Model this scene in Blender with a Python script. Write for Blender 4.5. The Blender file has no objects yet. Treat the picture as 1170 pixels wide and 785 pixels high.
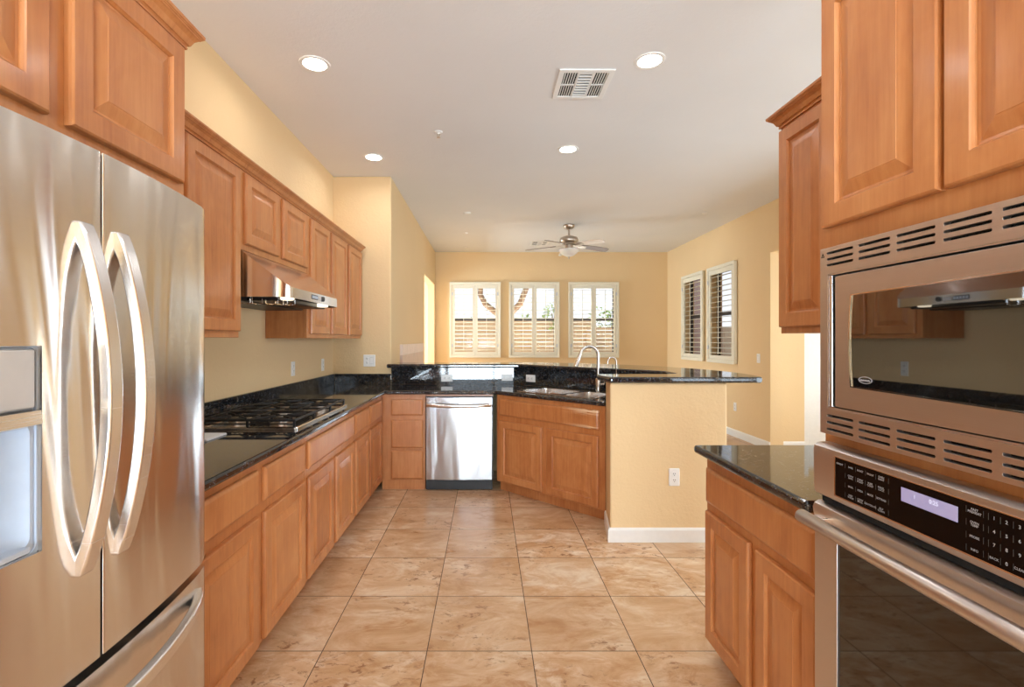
import bpy, bmesh, math, random
from mathutils import Vector, Matrix
from mathutils.geometry import tessellate_polygon
PI = math.pi
R = math.radians
random.seed(7)
SC = bpy.context.scene
COL = SC.collection

# ------------------------------------------------------------------ camera
cam_d = bpy.data.cameras.new('camera')
cam = bpy.data.objects.new('camera', cam_d); COL.objects.link(cam)
cam.location = (0, 0, 1.36)
cam.rotation_euler = (PI / 2, 0, 0)
cam_d.sensor_fit = 'HORIZONTAL'; cam_d.sensor_width = 36.0
cam_d.lens = 559.0 / 1170.0 * 36.0
cam_d.shift_x = 0.0248; cam_d.shift_y = -0.0038
cam_d.clip_start = 0.05; cam_d.clip_end = 200
SC.camera = cam

# ------------------------------------------------------------------ view + light
SC.view_settings.view_transform = 'Standard'
SC.view_settings.look = 'None'
SC.view_settings.gamma = 1.0
SC.view_settings.use_curve_mapping = False
SC.view_settings.exposure = 1.18
try:
    SC.cycles.use_denoising = True
    SC.cycles.max_bounces = 10; SC.cycles.diffuse_bounces = 4; SC.cycles.glossy_bounces = 5
    SC.cycles.transparent_max_bounces = 24
    SC.cycles.sample_clamp_indirect = 6.0
    SC.cycles.caustics_reflective = False; SC.cycles.caustics_refractive = False
except Exception:
    pass

SKY_STRENGTH = 0.52
SUN_STRENGTH = 1.0
REAR_WINDOW_W = 14.0
PATIO_FILL_W = 680.0
PASSAGE_FILL_W = 5.0
PASSAGE_UP_FILL_W = 10.0
LAMP_W = 1.7
LAMP_COL = (0.97, 0.98, 1.0)

world = bpy.data.worlds.new('world'); SC.world = world
world.use_nodes = True
wn = world.node_tree.nodes; wl = world.node_tree.links
bg = wn['Background']
bg.inputs['Strength'].default_value = SKY_STRENGTH
tc = wn.new('ShaderNodeTexCoord'); sep = wn.new('ShaderNodeSeparateXYZ')
rmp = wn.new('ShaderNodeValToRGB')
rmp.color_ramp.elements[0].position = 0.0; rmp.color_ramp.elements[0].color = (0.93, 0.96, 1.0, 1)
rmp.color_ramp.elements[1].position = 0.7; rmp.color_ramp.elements[1].color = (0.55, 0.74, 1.0, 1)
wl.new(tc.outputs['Generated'], sep.inputs[0]); wl.new(sep.outputs['Z'], rmp.inputs[0])
wl.new(rmp.outputs[0], bg.inputs['Color'])

sun_d = bpy.data.lights.new('sun', 'SUN'); sun_d.energy = SUN_STRENGTH; sun_d.angle = R(0.6)
sun_d.color = (1.0, 0.95, 0.86)
sun = bpy.data.objects.new('sun', sun_d); COL.objects.link(sun)
sun.rotation_euler = (R(40), 0, R(-58))       # from high behind the house onto the garden wall

def area_light(name, loc, rot, sx, sy, watts, col):
    d = bpy.data.lights.new(name, 'AREA'); d.shape = 'RECTANGLE'; d.size = sx; d.size_y = sy
    d.energy = watts; d.color = col
    o = bpy.data.objects.new(name, d); COL.objects.link(o)
    o.location = loc; o.rotation_euler = rot
    return o
# daylight entering the wide patio door behind the camera: open sky straight in, an added lamp aimed up to brighten the ceiling
DAY = (0.72, 0.875, 1.0)
area_light('patio_daylight', (0.2, -3.62, 1.3), (R(90), 0, 0), 2.6, 2.1, REAR_WINDOW_W, DAY)
area_light('patio_ceiling_fill', (0.2, -5.4, 0.3), (R(138), 0, 0), 5.0, 3.2, PATIO_FILL_W, DAY)
# two added fill lamps at an invented window beside the oven wall
area_light('passage_fill', (2.58, 0.93, 1.45), (R(90), 0, 0), 1.5, 1.9, PASSAGE_FILL_W, DAY)
area_light('passage_up_fill', (2.58, 0.25, 0.45), (R(130), 0, 0), 1.9, 1.2, PASSAGE_UP_FILL_W, DAY)
# added lamp behind an invented side door, brightening the cooktop wall
area_light('side_fill', (3.72, 2.6, 1.2), (R(90), 0, R(90)), 2.4, 2.0, 32.0, DAY)
# added lamp below the sills, aimed up through the far windows into the nook
area_light('yard_fill', (0.95, 10.9, 0.1), (R(150), 0, R(180)), 4.6, 1.6, 280.0, (0.92, 0.97, 1.0))
area_light('hall_fill', (-3.48, 8.55, 1.5), (R(90), 0, R(-90)), 1.2, 1.6, 125.0, DAY)  # added lamp at an invented left hall window, brightening the nook
area_light('hall_right_fill', (5.48, 4.75, 1.4), (R(105), 0, R(90)), 1.0, 1.9, 36.0, DAY)  # added lamp in the unseen right hall, brightening the nook's left wall

# ------------------------------------------------------------------ material helpers
class NT:
    def __init__(s, name):
        s.m = bpy.data.materials.new(name); s.m.use_nodes = True
        s.t = s.m.node_tree; s.b = s.t.nodes['Principled BSDF']; s.out = s.t.nodes['Material Output']
    def n(s, typ, **kw):
        nd = s.t.nodes.new('ShaderNode' + typ)
        for k, v in kw.items():
            setattr(nd, k, v)
        return nd
    def l(s, a, b): s.t.links.new(a, b)
    def put(s, sock, v):
        if hasattr(v, 'is_linked') or hasattr(v, 'links'): s.l(v, sock)
        else: sock.default_value = v
    def obj(s): return s.n('TexCoord').outputs['Object']
    def geo(s): return s.n('NewGeometry').outputs['Position']
    def mapping(s, vec, scale=(1, 1, 1), loc=(0, 0, 0), rot=(0, 0, 0)):
        m = s.n('Mapping'); s.l(vec, m.inputs[0])
        m.inputs['Scale'].default_value = scale; m.inputs['Location'].default_value = loc
        m.inputs['Rotation'].default_value = rot
        return m.outputs[0]
    def noise(s, vec, scale, detail=4, rough=0.55, dist=0.0):
        k = s.n('TexNoise'); s.l(vec, k.inputs['Vector'])
        k.inputs['Scale'].default_value = scale; k.inputs['Detail'].default_value = detail
        k.inputs['Roughness'].default_value = rough; k.inputs['Distortion'].default_value = dist
        return k.outputs['Fac']
    def voronoi(s, vec, scale, out='Distance', feature='F1'):
        k = s.n('TexVoronoi', feature=feature); s.l(vec, k.inputs['Vector'])
        k.inputs['Scale'].default_value = scale
        return k.outputs[out]
    def ramp(s, fac, stops, interp='LINEAR'):
        k = s.n('ValToRGB'); s.l(fac, k.inputs[0]); cr = k.color_ramp; cr.interpolation = interp
        while len(cr.elements) < len(stops): cr.elements.new(0.5)
        for e, (p, c) in zip(cr.elements, stops):
            e.position = p
            e.color = (c, c, c, 1) if isinstance(c, (int, float)) else (*c, 1)
        return k.outputs[0]
    def math(s, op, a, b=0.0, clamp=False):
        k = s.n('Math', operation=op, use_clamp=clamp)
        s.put(k.inputs[0], a); s.put(k.inputs[1], b)
        return k.outputs[0]
    def mix(s, fac, a, b, typ='MIX'):
        k = s.n('Mix', data_type='RGBA', blend_type=typ)
        s.put(k.inputs[0], fac)
        for sock, v in ((k.inputs[6], a), (k.inputs[7], b)):
            if isinstance(v, tuple): sock.default_value = (*v, 1)
            else: s.l(v, sock)
        return k.outputs[2]
    def bump(s, h, strength=0.2, dist=0.01):
        k = s.n('Bump'); k.inputs['Strength'].default_value = strength; k.inputs['Distance'].default_value = dist
        s.l(h, k.inputs['Height']); s.l(k.outputs[0], s.b.inputs['Normal'])
    def set(s, **kw):
        for k, v in kw.items():
            nm = {'base': 'Base Color', 'rough': 'Roughness', 'metal': 'Metallic', 'spec': 'Specular IOR Level',
                  'ior': 'IOR', 'coat': 'Coat Weight', 'coat_rough': 'Coat Roughness', 'aniso': 'Anisotropic',
                  'aniso_rot': 'Anisotropic Rotation', 'emit': 'Emission Color', 'emit_s': 'Emission Strength',
                  'trans': 'Transmission Weight', 'alpha': 'Alpha', 'sss': 'Subsurface Weight'}[k]
            sock = s.b.inputs[nm]
            if isinstance(v, tuple): sock.default_value = (*v, 1) if len(v) == 3 else v
            elif isinstance(v, (int, float)): sock.default_value = v
            else: s.l(v, sock)
        return s

def srgb(r, g, b):
    f = lambda c: (c / 255 / 12.92) if c / 255 <= 0.04045 else ((c / 255 + 0.055) / 1.055) ** 2.4
    return (f(r), f(g), f(b))

M = {}
def simple(key, col, rough=0.5, metal=0.0, var=0.06, scale=30, **kw):
    t = NT(key)
    v = t.noise(t.obj(), scale, 3)
    dk = tuple(c * (1 - var) for c in col); lt = tuple(min(1, c * (1 + var)) for c in col)
    t.set(base=t.ramp(v, [(0.3, dk), (0.7, lt)]), rough=rough, metal=metal, **kw)
    M[key] = t.m
    return t

def wood(key, dark, mid, light, worn=False):
    t = NT(key)
    o = t.obj()
    rnd = t.n('ObjectInfo').outputs['Random']
    off = t.n('CombineXYZ'); t.l(t.math('MULTIPLY', rnd, 9.0), off.inputs[0]); t.l(t.math('MULTIPLY', rnd, 5.0), off.inputs[2])
    va = t.n('VectorMath', operation='ADD'); t.l(o, va.inputs[0]); t.l(off.outputs[0], va.inputs[1])
    p = va.outputs[0]
    fine = t.noise(t.mapping(p, (60, 60, 3.0)), 1.0, 5, 0.6, 0.4)
    broad = t.noise(t.mapping(p, (5, 5, 1.6)), 1.0, 4, 0.55, 0.8)
    curl = t.noise(t.mapping(p, (9, 9, 7)), 1.0, 3, 0.5, 1.5)
    f = t.math('ADD', t.math('MULTIPLY', fine, 0.35), t.math('ADD', t.math('MULTIPLY', broad, 0.45), t.math('MULTIPLY', curl, 0.2)))
    f = t.math('ADD', f, t.math('MULTIPLY', t.math('SUBTRACT', rnd, 0.5), 0.10))
    c = t.ramp(f, [(0.34, dark), (0.5, mid), (0.66, light)])
    if worn:
        sp = t.n('SeparateXYZ'); t.l(o, sp.inputs[0])
        side = t.math('MULTIPLY', t.ramp(sp.outputs['X'], [(0.72, 0.0), (1.0, 1.0)]), t.math('MAXIMUM', t.ramp(sp.outputs['Z'], [(0.695, 1.0), (0.715, 0.0)]), t.ramp(sp.outputs['Z'], [(0.775, 0.0), (0.815, 1.0)])))
        st = t.noise(t.mapping(o, (5, 5, 95)), 1.0, 4, 0.65, 0.3)
        bl = t.noise(t.mapping(o, (7, 7, 16)), 1.0, 3)
        w = t.math('MULTIPLY', t.ramp(t.math('ADD', t.math('MULTIPLY', st, 0.6), t.math('MULTIPLY', bl, 0.4)), [(0.46, 0.0), (0.50, 1.0)]), side)
        c = t.mix(w, c, srgb(236, 200, 160))
    t.set(base=c, rough=t.ramp(fine, [(0.2, 0.32), (0.8, 0.42)]), spec=0.45, coat=0.3, coat_rough=0.16)
    t.bump(fine, 0.04, 0.002)
    M[key] = t.m
wood('maple', srgb(172, 103, 56), srgb(194, 126, 74), srgb(208, 144, 90))
wood('maple_worn', srgb(172, 103, 56), srgb(194, 126, 74), srgb(208, 144, 90), worn=True)

def wall_mat(key, col, bump=0.35):
    t = NT(key)
    p = t.geo()
    tex = t.noise(p, 55, 4, 0.6)
    tex2 = t.noise(p, 14, 3, 0.5, 0.6)
    v = t.noise(p, 1.3, 2)
    t.set(base=t.ramp(v, [(0.3, tuple(c * 0.97 for c in col)), (0.7, col)]), rough=0.75, spec=0.3)
    t.bump(t.math('ADD', t.math('MULTIPLY', tex, 0.7), t.math('MULTIPLY', tex2, 0.7)), bump * 1.6, 0.005)
    M[key] = t.m
wall_mat('wall_paint', srgb(234, 204, 158))
wall_mat('ceiling_paint', srgb(232, 230, 228), 0.3)
simple('white_trim', srgb(238, 236, 232), 0.4, var=0.02)
simple('shutter_white', srgb(232, 226, 206), 0.4, var=0.02)
simple('plastic_white', srgb(240, 238, 235), 0.35, var=0.02)
simple('plastic_shadow', srgb(70, 68, 66), 0.6)
simple('bronze_sash', srgb(58, 50, 46), 0.5)
simple('black_plastic', srgb(22, 22, 24), 0.4)
simple('dark_void', srgb(12, 12, 13), 0.9)
simple('cast_iron', srgb(20, 20, 21), 0.42, var=0.2, scale=120)
simple('grey_plastic', srgb(184, 194, 210), 0.38, var=0.03)
simple('panel_grey', srgb(196, 195, 196), 0.35, var=0.02)
simple('letter_white', srgb(176, 178, 186), 0.5, var=0.01)
simple('paper', srgb(236, 236, 238), 0.6, var=0.02)
simple('pale_panel', srgb(226, 204, 190), 0.35, var=0.06, scale=9)
simple('pale_panel_dark', srgb(198, 172, 158), 0.35, var=0.08, scale=9)

def steel(key, col, rough, aniso=0.6, wave=0.0, band=1.0):
    t = NT(key)
    o = t.obj()
    b = t.noise(t.mapping(o, (3, 3, 420)), 1.0, 3, 0.6)
    tg = t.n('Tangent', direction_type='RADIAL', axis='Z')
    t.l(tg.outputs[0], t.b.inputs['Tangent'])
    t.set(base=t.ramp(b, [(0.25, tuple(c * (1 - 0.06 * band) for c in col)), (0.75, col)]), metal=1.0,
          rough=t.ramp(b, [(0.2, rough * (1 - 0.15 * band)), (0.8, rough * (1 + 0.15 * band))]), aniso=aniso, aniso_rot=0.25)
    if wave:
        w = t.noise(t.mapping(o, (5.0, 5.0, 0.9)), 1.0, 2, 0.4, 0.6)
        t.bump(w, wave, 0.05)
    M[key] = t.m
steel('steel_fridge', (0.76, 0.73, 0.70), 0.20, 0.75, wave=0.4, band=0.6)
steel('steel', (0.76, 0.72, 0.68), 0.26, 0.6)
steel('steel_dishwasher', (0.54, 0.545, 0.56), 0.22, 0.75, wave=0.3, band=0.5)
steel('steel_smooth', (0.80, 0.77, 0.75), 0.16, 0.0, band=0.2)
steel('steel_handle', (0.82, 0.81, 0.81), 0.27, 0.0, band=0.15)
steel('steel_warm', (0.67, 0.61, 0.58), 0.34, 0.5)
simple('faucet_metal', (0.62, 0.57, 0.52), 0.22, metal=1.0)
simple('nickel', (0.52, 0.46, 0.40), 0.28, metal=1.0)
simple('chrome', (0.86, 0.86, 0.88), 0.08, metal=1.0, var=0.01)
simple('blade_lit', srgb(226, 216, 204), 0.4, var=0.02)  # fan blades that catch the light, brightness put into the colour
simple('blade_shaded', srgb(140, 128, 124), 0.45, var=0.04)  # the other blades, their shade put into the colour

def glossy_dark(key, col, ior, rough=0.02):
    t = NT(key); v = t.noise(t.obj(), 4, 2)
    t.set(base=t.ramp(v, [(0.3, col), (0.7, tuple(c * 1.1 for c in col))]), rough=rough, ior=ior)
    M[key] = t.m
glossy_dark('microwave_glass', (0.006, 0.005, 0.004), 3.0)
glossy_dark('oven_glass', (0.008, 0.006, 0.004), 1.75, 0.03)
glossy_dark('panel_glass', (0.004, 0.003, 0.003), 1.25, 0.08)

def granite(key='granite'):
    t = NT(key)
    p = t.geo()
    c = t.noise(p, 30, 6, 0.72, 0.8)
    base = t.ramp(c, [(0.40, (0.005, 0.0055, 0.007)), (0.53, (0.014, 0.015, 0.018)), (0.62, (0.05, 0.05, 0.052)), (0.74, (0.14, 0.13, 0.12))])
    v = t.voronoi(p, 130, 'Distance')
    sp = t.ramp(v, [(0.16, 1.0), (0.34, 0.0)])
    sel = t.ramp(t.noise(p, 45, 2), [(0.50, 0.0), (0.58, 1.0)])
    base = t.mix(t.math('MULTIPLY', sp, sel), base, srgb(128, 138, 156))
    br = t.ramp(t.noise(p, 60, 3, 0.5), [(0.57, 0.0), (0.68, 0.75)])
    base = t.mix(br, base, srgb(92, 76, 56))
    t.set(base=base, rough=0.05, spec=0.5, ior=1.75)
    M[key] = t.m
granite()

def travertine():
    t = NT('travertine_tile')
    p = t.geo()
    s = 0.457
    q = t.mapping(p, (1 / s, 1 / s, 1), (-0.197 / s, -3.05 / s, 0))
    fl = t.n('VectorMath', operation='FLOOR'); t.l(q, fl.inputs[0])
    fr = t.n('VectorMath', operation='FRACTION'); t.l(q, fr.inputs[0])
    wn_ = t.n('TexWhiteNoise', noise_dimensions='2D'); t.l(fl.outputs[0], wn_.inputs['Vector'])
    rv, rc = wn_.outputs['Value'], wn_.outputs['Color']
    sf = t.n('SeparateXYZ'); t.l(fr.outputs[0], sf.inputs[0])
    def edge(x):
        return t.math('MINIMUM', x, t.math('SUBTRACT', 1.0, x))
    e = t.math('MINIMUM', edge(sf.outputs[0]), edge(sf.outputs[1]))
    grout = t.math('LESS_THAN', e, 0.0042)
    sc_ = t.n('VectorMath', operation='SCALE'); t.l(rc, sc_.inputs[0]); sc_.inputs['Scale'].default_value = 37.0
    ad = t.n('VectorMath', operation='ADD'); t.l(p, ad.inputs[0]); t.l(sc_.outputs[0], ad.inputs[1])
    u = ad.outputs[0]
    warp = t.noise(t.mapping(u, (2.2, 2.8, 1)), 1.0, 3, 0.5)
    cloud = t.noise(t.mapping(u, (3.0, 5.0, 1)), 1.0, 8, 0.68, 0.7)
    vein = t.noise(t.mapping(u, (5.0, 11, 1)), 1.0, 8, 0.72, 1.0)
    pit = t.noise(t.mapping(u, (17, 27, 1)), 1.0, 6, 0.72, 0.5)
    rs = t.n('SeparateXYZ'); t.l(rc, rs.inputs[0])
    base = t.ramp(cloud, [(0.30, srgb(188, 142, 100)), (0.43, srgb(204, 164, 124)), (0.54, srgb(216, 182, 146)), (0.66, srgb(230, 208, 180))])
    lite = t.math('MULTIPLY', t.ramp(t.noise(t.mapping(u, (4, 8, 1), (4, 2, 0)), 1.0, 6, 0.66, 1.2), [(0.52, 0.0), (0.66, 0.7)]), t.ramp(rs.outputs[0], [(0.3, 0.25), (0.7, 1.0)]))
    base = t.mix(lite, base, srgb(238, 222, 200))
    rust = t.math('MULTIPLY', t.ramp(vein, [(0.52, 0.0), (0.64, 0.75)]), t.ramp(rs.outputs[1], [(0.35, 0.25), (0.85, 1.0)]))
    base = t.mix(rust, base, srgb(186, 132, 84))
    heavy = t.ramp(rv, [(0.55, 0.0), (0.95, 0.14)])
    pk = t.math('MULTIPLY', t.ramp(pit, [(0.55, 0.0), (0.63, 1.0)]), t.ramp(t.math('ADD', warp, heavy), [(0.52, 0.0), (0.64, 0.85)]))
    base = t.mix(pk, base, srgb(140, 88, 50))
    tint = t.ramp(rv, [(0.0, (0.90, 0.86, 0.82)), (0.5, (0.98, 0.97, 0.96)), (1.0, (1.05, 1.05, 1.05))])
    base = t.mix(1.0, base, tint, 'MULTIPLY')
    base = t.mix(grout, base, srgb(82, 64, 50))
    t.set(base=base, rough=t.math('ADD', t.math('MULTIPLY', grout, 0.5), t.ramp(cloud, [(0.3, 0.27), (0.7, 0.36)])), spec=0.42)
    h = t.math('SUBTRACT', t.math('MULTIPLY', pk, -0.4), grout)
    t.bump(h, 0.25, 0.003)
    M['travertine'] = t.m
travertine()

def block_wall():
    t = NT('garden_block')
    p = t.geo()
    br = t.n('TexBrick'); t.l(t.mapping(p, (1, 1, 1), rot=(R(90), 0, 0)), br.inputs['Vector'])
    br.inputs['Color1'].default_value = (*srgb(206, 182, 152), 1); br.inputs['Color2'].default_value = (*srgb(192, 166, 136), 1)
    br.inputs['Mortar'].default_value = (*srgb(164, 132, 100), 1)
    br.inputs['Scale'].default_value = 1.0; br.inputs['Brick Width'].default_value = 0.4; br.inputs['Row Height'].default_value = 0.2
    br.inputs['Mortar Size'].default_value = 0.006
    v = t.noise(p, 6, 3)
    t.set(base=t.mix(0.35, br.outputs[0], t.ramp(v, [(0.3, srgb(180, 154, 124)), (0.7, srgb(214, 190, 160))])), rough=0.9)
    M['garden_block'] = t.m
block_wall()
simple('gravel', srgb(190, 164, 136), 0.9, var=0.2, scale=40)
simple('bark', srgb(120, 96, 74), 0.9, var=0.25, scale=18)
simple('leaf', srgb(138, 168, 74), 0.6, var=0.3, scale=12)
simple('leaf_pale', srgb(176, 196, 116), 0.6, var=0.25, scale=12)
simple('neighbour_dark', srgb(128, 108, 104), 0.8, var=0.1)
simple('post_grey', srgb(150, 152, 160), 0.6)

def emit(key, col, s):
    t = NT(key); v = t.noise(t.obj(), 3, 1)
    t.set(base=(0.25, 0.25, 0.25), emit=t.ramp(v, [(0.0, col), (1.0, col)]), emit_s=s, rough=0.4); M[key] = t.m
emit('lamp_lens', (1.0, 0.90, 0.74), 9.0)
emit('hood_lens', (1.0, 0.86, 0.62), 1.0)
emit('oven_display', srgb(150, 138, 196), 0.30)
emit('display_digits', srgb(214, 214, 240), 0.5)
t = NT('frosted_glass'); t.set(base=t.ramp(t.noise(t.obj(), 8, 2), [(0.3, srgb(226, 220, 214)), (0.7, srgb(240, 236, 230))]), rough=0.3, sss=0.15); M['frosted_glass'] = t.m

t = NT('window_glass')
tr = t.n('BsdfTransparent'); gl = t.n('BsdfGlossy'); gl.inputs['Roughness'].default_value = 0.02
fr_ = t.n('LayerWeight'); fr_.inputs[0].default_value = 0.5
fac_ = t.math('ADD', 0.006, t.math('MULTIPLY', t.math('POWER', fr_.outputs['Facing'], 5.0), 0.6))
mx = t.n('MixShader'); t.l(fac_, mx.inputs[0]); t.l(tr.outputs[0], mx.inputs[1]); t.l(gl.outputs[0], mx.inputs[2])
t.l(mx.outputs[0], t.out.inputs[0]); M['window_glass'] = t.m

# ------------------------------------------------------------------ mesh helpers
class MB:
    def __init__(s): s.bm = bmesh.new()
    def box(s, x0, x1, y0, y1, z0, z1):
        v = [s.bm.verts.new(c) for c in ((x0, y0, z0), (x1, y0, z0), (x1, y1, z0), (x0, y1, z0), (x0, y0, z1), (x1, y0, z1), (x1, y1, z1), (x0, y1, z1))]
        for f in ((0, 3, 2, 1), (4, 5, 6, 7), (0, 1, 5, 4), (1, 2, 6, 5), (2, 3, 7, 6), (3, 0, 4, 7)):
            s.bm.faces.new([v[i] for i in f])
        return s
    def rings(s, rings, cap0=True, cap1=True, closed=False):
        vs = [[s.bm.verts.new(c) for c in r] for r in rings]
        n = len(vs[0])
        pairs = list(zip(vs[:-1], vs[1:])) + ([(vs[-1], vs[0])] if closed else [])
        for a, b in pairs:
            for i in range(n):
                j = (i + 1) % n
                s.bm.faces.new((a[i], a[j], b[j], b[i]))
        if not closed:
            if cap0: s.bm.faces.new(list(reversed(vs[0])))
            if cap1: s.bm.faces.new(vs[-1])
        return s
    def prism(s, poly, z0, z1, mp=lambda a, b, c: (a, b, c)):
        return s.rings([[mp(a, b, z0) for a, b in poly], [mp(a, b, z1) for a, b in poly]])
    def tube(s, pts, r, seg=10, cap=True, flat=1.0):
        pts = [Vector(p) for p in pts]
        rs = r if isinstance(r, (list, tuple)) else [r] * len(pts)
        rings = []; up = None
        for i, p in enumerate(pts):
            d = (pts[min(i + 1, len(pts) - 1)] - pts[max(i - 1, 0)]).normalized()
            if up is None:
                up = Vector((0, 0, 1)) if abs(d.z) < 0.9 else Vector((1, 0, 0))
            a = d.cross(up).normalized(); b = a.cross(d).normalized(); up = b
            rings.append([tuple(p + rs[i] * (math.cos(2 * PI * k / seg) * a + flat * math.sin(2 * PI * k / seg) * b)) for k in range(seg)])
        return s.rings(rings, cap, cap)
    def lathe(s, prof, c=(0, 0, 0), seg=28, cap=True):
        rings = [[(c[0] + r * math.cos(2 * PI * k / seg), c[1] + r * math.sin(2 * PI * k / seg), c[2] + z) for k in range(seg)] for r, z in prof]
        return s.rings(rings, cap, cap)
    def plate(s, outer, holes, z0, z1, mp=lambda a, b, c: (a, b, c)):
        """flat slab with through holes: outline and holes are 2-D loops"""
        loops = [outer] + holes
        tris = tessellate_polygon([[Vector((a, b, 0)) for a, b in lp] for lp in loops])
        flat = [p for lp in loops for p in lp]
        bot = [s.bm.verts.new(mp(a, b, z0)) for a, b in flat]; top = [s.bm.verts.new(mp(a, b, z1)) for a, b in flat]
        for i, j, k in tris:
            if len({i, j, k}) < 3: continue
            s.bm.faces.new((bot[i], bot[k], bot[j])); s.bm.faces.new((top[i], top[j], top[k]))
        o = 0
        for lp in loops:
            n = len(lp)
            for i in range(n):
                a, b = o + i, o + (i + 1) % n
                s.bm.faces.new((bot[a], bot[b], top[b], top[a]))
            o += n
        return s
    def build(s, name, mat, parent=None, smooth=None, bevel=None, segs=2, angle=40, loc=None, rot=None):
        bmesh.ops.recalc_face_normals(s.bm, faces=s.bm.faces[:])
        me = bpy.data.meshes.new(name); s.bm.to_mesh(me); s.bm.free()
        me.materials.append(M[mat])
        if smooth is not None:
            me.shade_smooth(); me.set_sharp_from_angle(angle=R(smooth))
        o = bpy.data.objects.new(name, me); COL.objects.link(o)
        if parent: o.parent = parent
        if loc: o.location = loc
        if rot: o.rotation_euler = rot
        if bevel:
            b = o.modifiers.new('bevel', 'BEVEL'); b.width = bevel; b.segments = segs
            b.limit_method = 'ANGLE'; b.angle_limit = R(angle)
        return o

def rect(a0, a1, b0, b1): return [(a0, b0), (a1, b0), (a1, b1), (a0, b1)]
def rrect(a0, a1, b0, b1, r, n=5):
    out = []
    for cx, cy, s in ((a1 - r, b0 + r, -90), (a1 - r, b1 - r, 0), (a0 + r, b1 - r, 90), (a0 + r, b0 + r, 180)):
        for k in range(n + 1):
            w = R(s + 90 * k / n); out.append((cx + r * math.cos(w), cy + r * math.sin(w)))
    return out

def tag(o, label, cat, group=None, kind=None):
    o['label'] = label; o['category'] = cat
    if group: o['group'] = group
    if kind: o['kind'] = kind
    return o
def thing(name, label, cat, loc=(0, 0, 0), rotz=0.0, group=None):
    o = bpy.data.objects.new(name, None); COL.objects.link(o)
    o.empty_display_size = 0.1
    o.location = loc; o.rotation_euler = (0, 0, rotz)
    return tag(o, label, cat, group)
def struct(o):
    o['kind'] = 'structure'; return o
def copy_thing(root, loc, rotz=None, label=None):
    r = root.copy(); COL.objects.link(r); r.location = loc
    if rotz is not None: r.rotation_euler = (0, 0, rotz)
    if label: r['label'] = label
    for ch in list(root.children):
        c = ch.copy(); COL.objects.link(c); c.parent = r
        for g in list(ch.children):
            d = g.copy(); COL.objects.link(d); d.parent = c
    return r
def cut(o, cutter):
    """carve the cutter's volume out of a mesh object, leaving no cutter behind"""
    c = cutter.build('cutter', 'dark_void', o.parent)
    m = o.modifiers.new('cut', 'BOOLEAN'); m.object = c; m.operation = 'DIFFERENCE'; m.solver = 'EXACT'
    dg = bpy.context.evaluated_depsgraph_get(); dg.update()
    me = bpy.data.meshes.new_from_object(o.evaluated_get(dg))
    old = o.data; o.modifiers.clear(); o.data = me
    cm = c.data; bpy.data.objects.remove(c); bpy.data.meshes.remove(cm); bpy.data.meshes.remove(old)
    return o
def letters(name, items, mat, parent, plane, extrude=0.0004):
    """printed words merged into one flat mesh; items = (text, u, v, size); plane maps (u,v,depth)->xyz"""
    mb = MB()
    for txt, u, v, size in items:
        cu = bpy.data.curves.new('t', 'FONT'); cu.body = txt; cu.size = size
        cu.align_x = 'CENTER'; cu.align_y = 'CENTER'; cu.space_line = 0.85; cu.resolution_u = 3
        cu.offset = size * 0.012
        ob = bpy.data.objects.new('t', cu); COL.objects.link(ob)
        dg = bpy.context.evaluated_depsgraph_get(); dg.update()
        me = bpy.data.meshes.new_from_object(ob.evaluated_get(dg))
        vs = [mb.bm.verts.new(plane(u + q.co.x, v + q.co.y, extrude)) for q in me.vertices]
        for f in me.polygons:
            try: mb.bm.faces.new([vs[i] for i in f.vertices])
            except ValueError: pass
        bpy.data.objects.remove(ob); bpy.data.curves.remove(cu); bpy.data.meshes.remove(me)
    return mb.build(name, mat, parent)

H = 3.045      # ceiling height
# ================================================================== SETTING
mb = MB(); mb.box(-3.4, 5.4, -3.5, 9.55, -0.12, 0.0); struct(mb.build('floor', 'travertine'))
mb = MB(); mb.box(-3.4, 5.4, -3.7, 9.6, H, H + 0.2); struct(mb.build('ceiling', 'ceiling_paint'))

def holed_wall(name, axis, p0, p1, a0, a1, z0, z1, holes, mat='wall_paint'):
    """wall slab spanning a0..a1 along 'x' or 'y', p0..p1 in thickness, with rectangular openings (a0,a1,z0,z1)"""
    mb = MB()
    mp = (lambda a, b, c: (a, c, b)) if axis == 'x' else (lambda a, b, c: (c, a, b))
    mb.plate(rect(a0, a1, z0, z1), [rect(*h) for h in holes], p0, p1, mp)
    return struct(mb.build(name, mat))

BACK_Y = 9.42
WIN_X = [(-0.70, 0.26), (0.438, 1.39), (1.575, 2.53)]
WZ0, WZ1 = 1.023, 2.455
holes = [(a + 0.04, b - 0.04, WZ0 + 0.04, WZ1 - 0.04) for a, b in WIN_X]
holed_wall('wall_back', 'x', BACK_Y, BACK_Y + 0.16, -3.4, 3.64, 0, H, holes)
RW = 3.48
RWIN = [(6.79, 7.62), (7.79, 8.62)]
# right wall of the breakfast nook, two windows and a wide opening to the hall
mb = MB()
mpY = lambda a, b, c: (c, a, b)
outer = [(1.0, 0), (4.15, 0), (4.15, 2.43), (6.0, 2.43), (6.0, 0), (BACK_Y, 0), (BACK_Y, H), (1.0, H)]
mb.plate(outer, [rect(1.4, 3.8, 0.05, 2.2)] + [rect(a + 0.04, b - 0.04, WZ0 + 0.04, WZ1 - 0.04) for a, b in RWIN], RW, RW + 0.16, mpY)
struct(mb.build('wall_right', 'wall_paint'))
d2 = struct(MB().plate(rect(1.4, 3.8, 0.05, 2.2), [rect(1.46, 2.57, 0.13, 2.14), rect(2.63, 3.74, 0.13, 2.14)], RW + 0.05, RW + 0.12, mpY).build('added_door_2', 'white_trim'))  # unseen door, added to let the side fill lamp in
struct(MB().box(RW + 0.08, RW + 0.085, 1.45, 3.75, 0.12, 2.15).build('glass', 'window_glass', d2))
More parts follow.
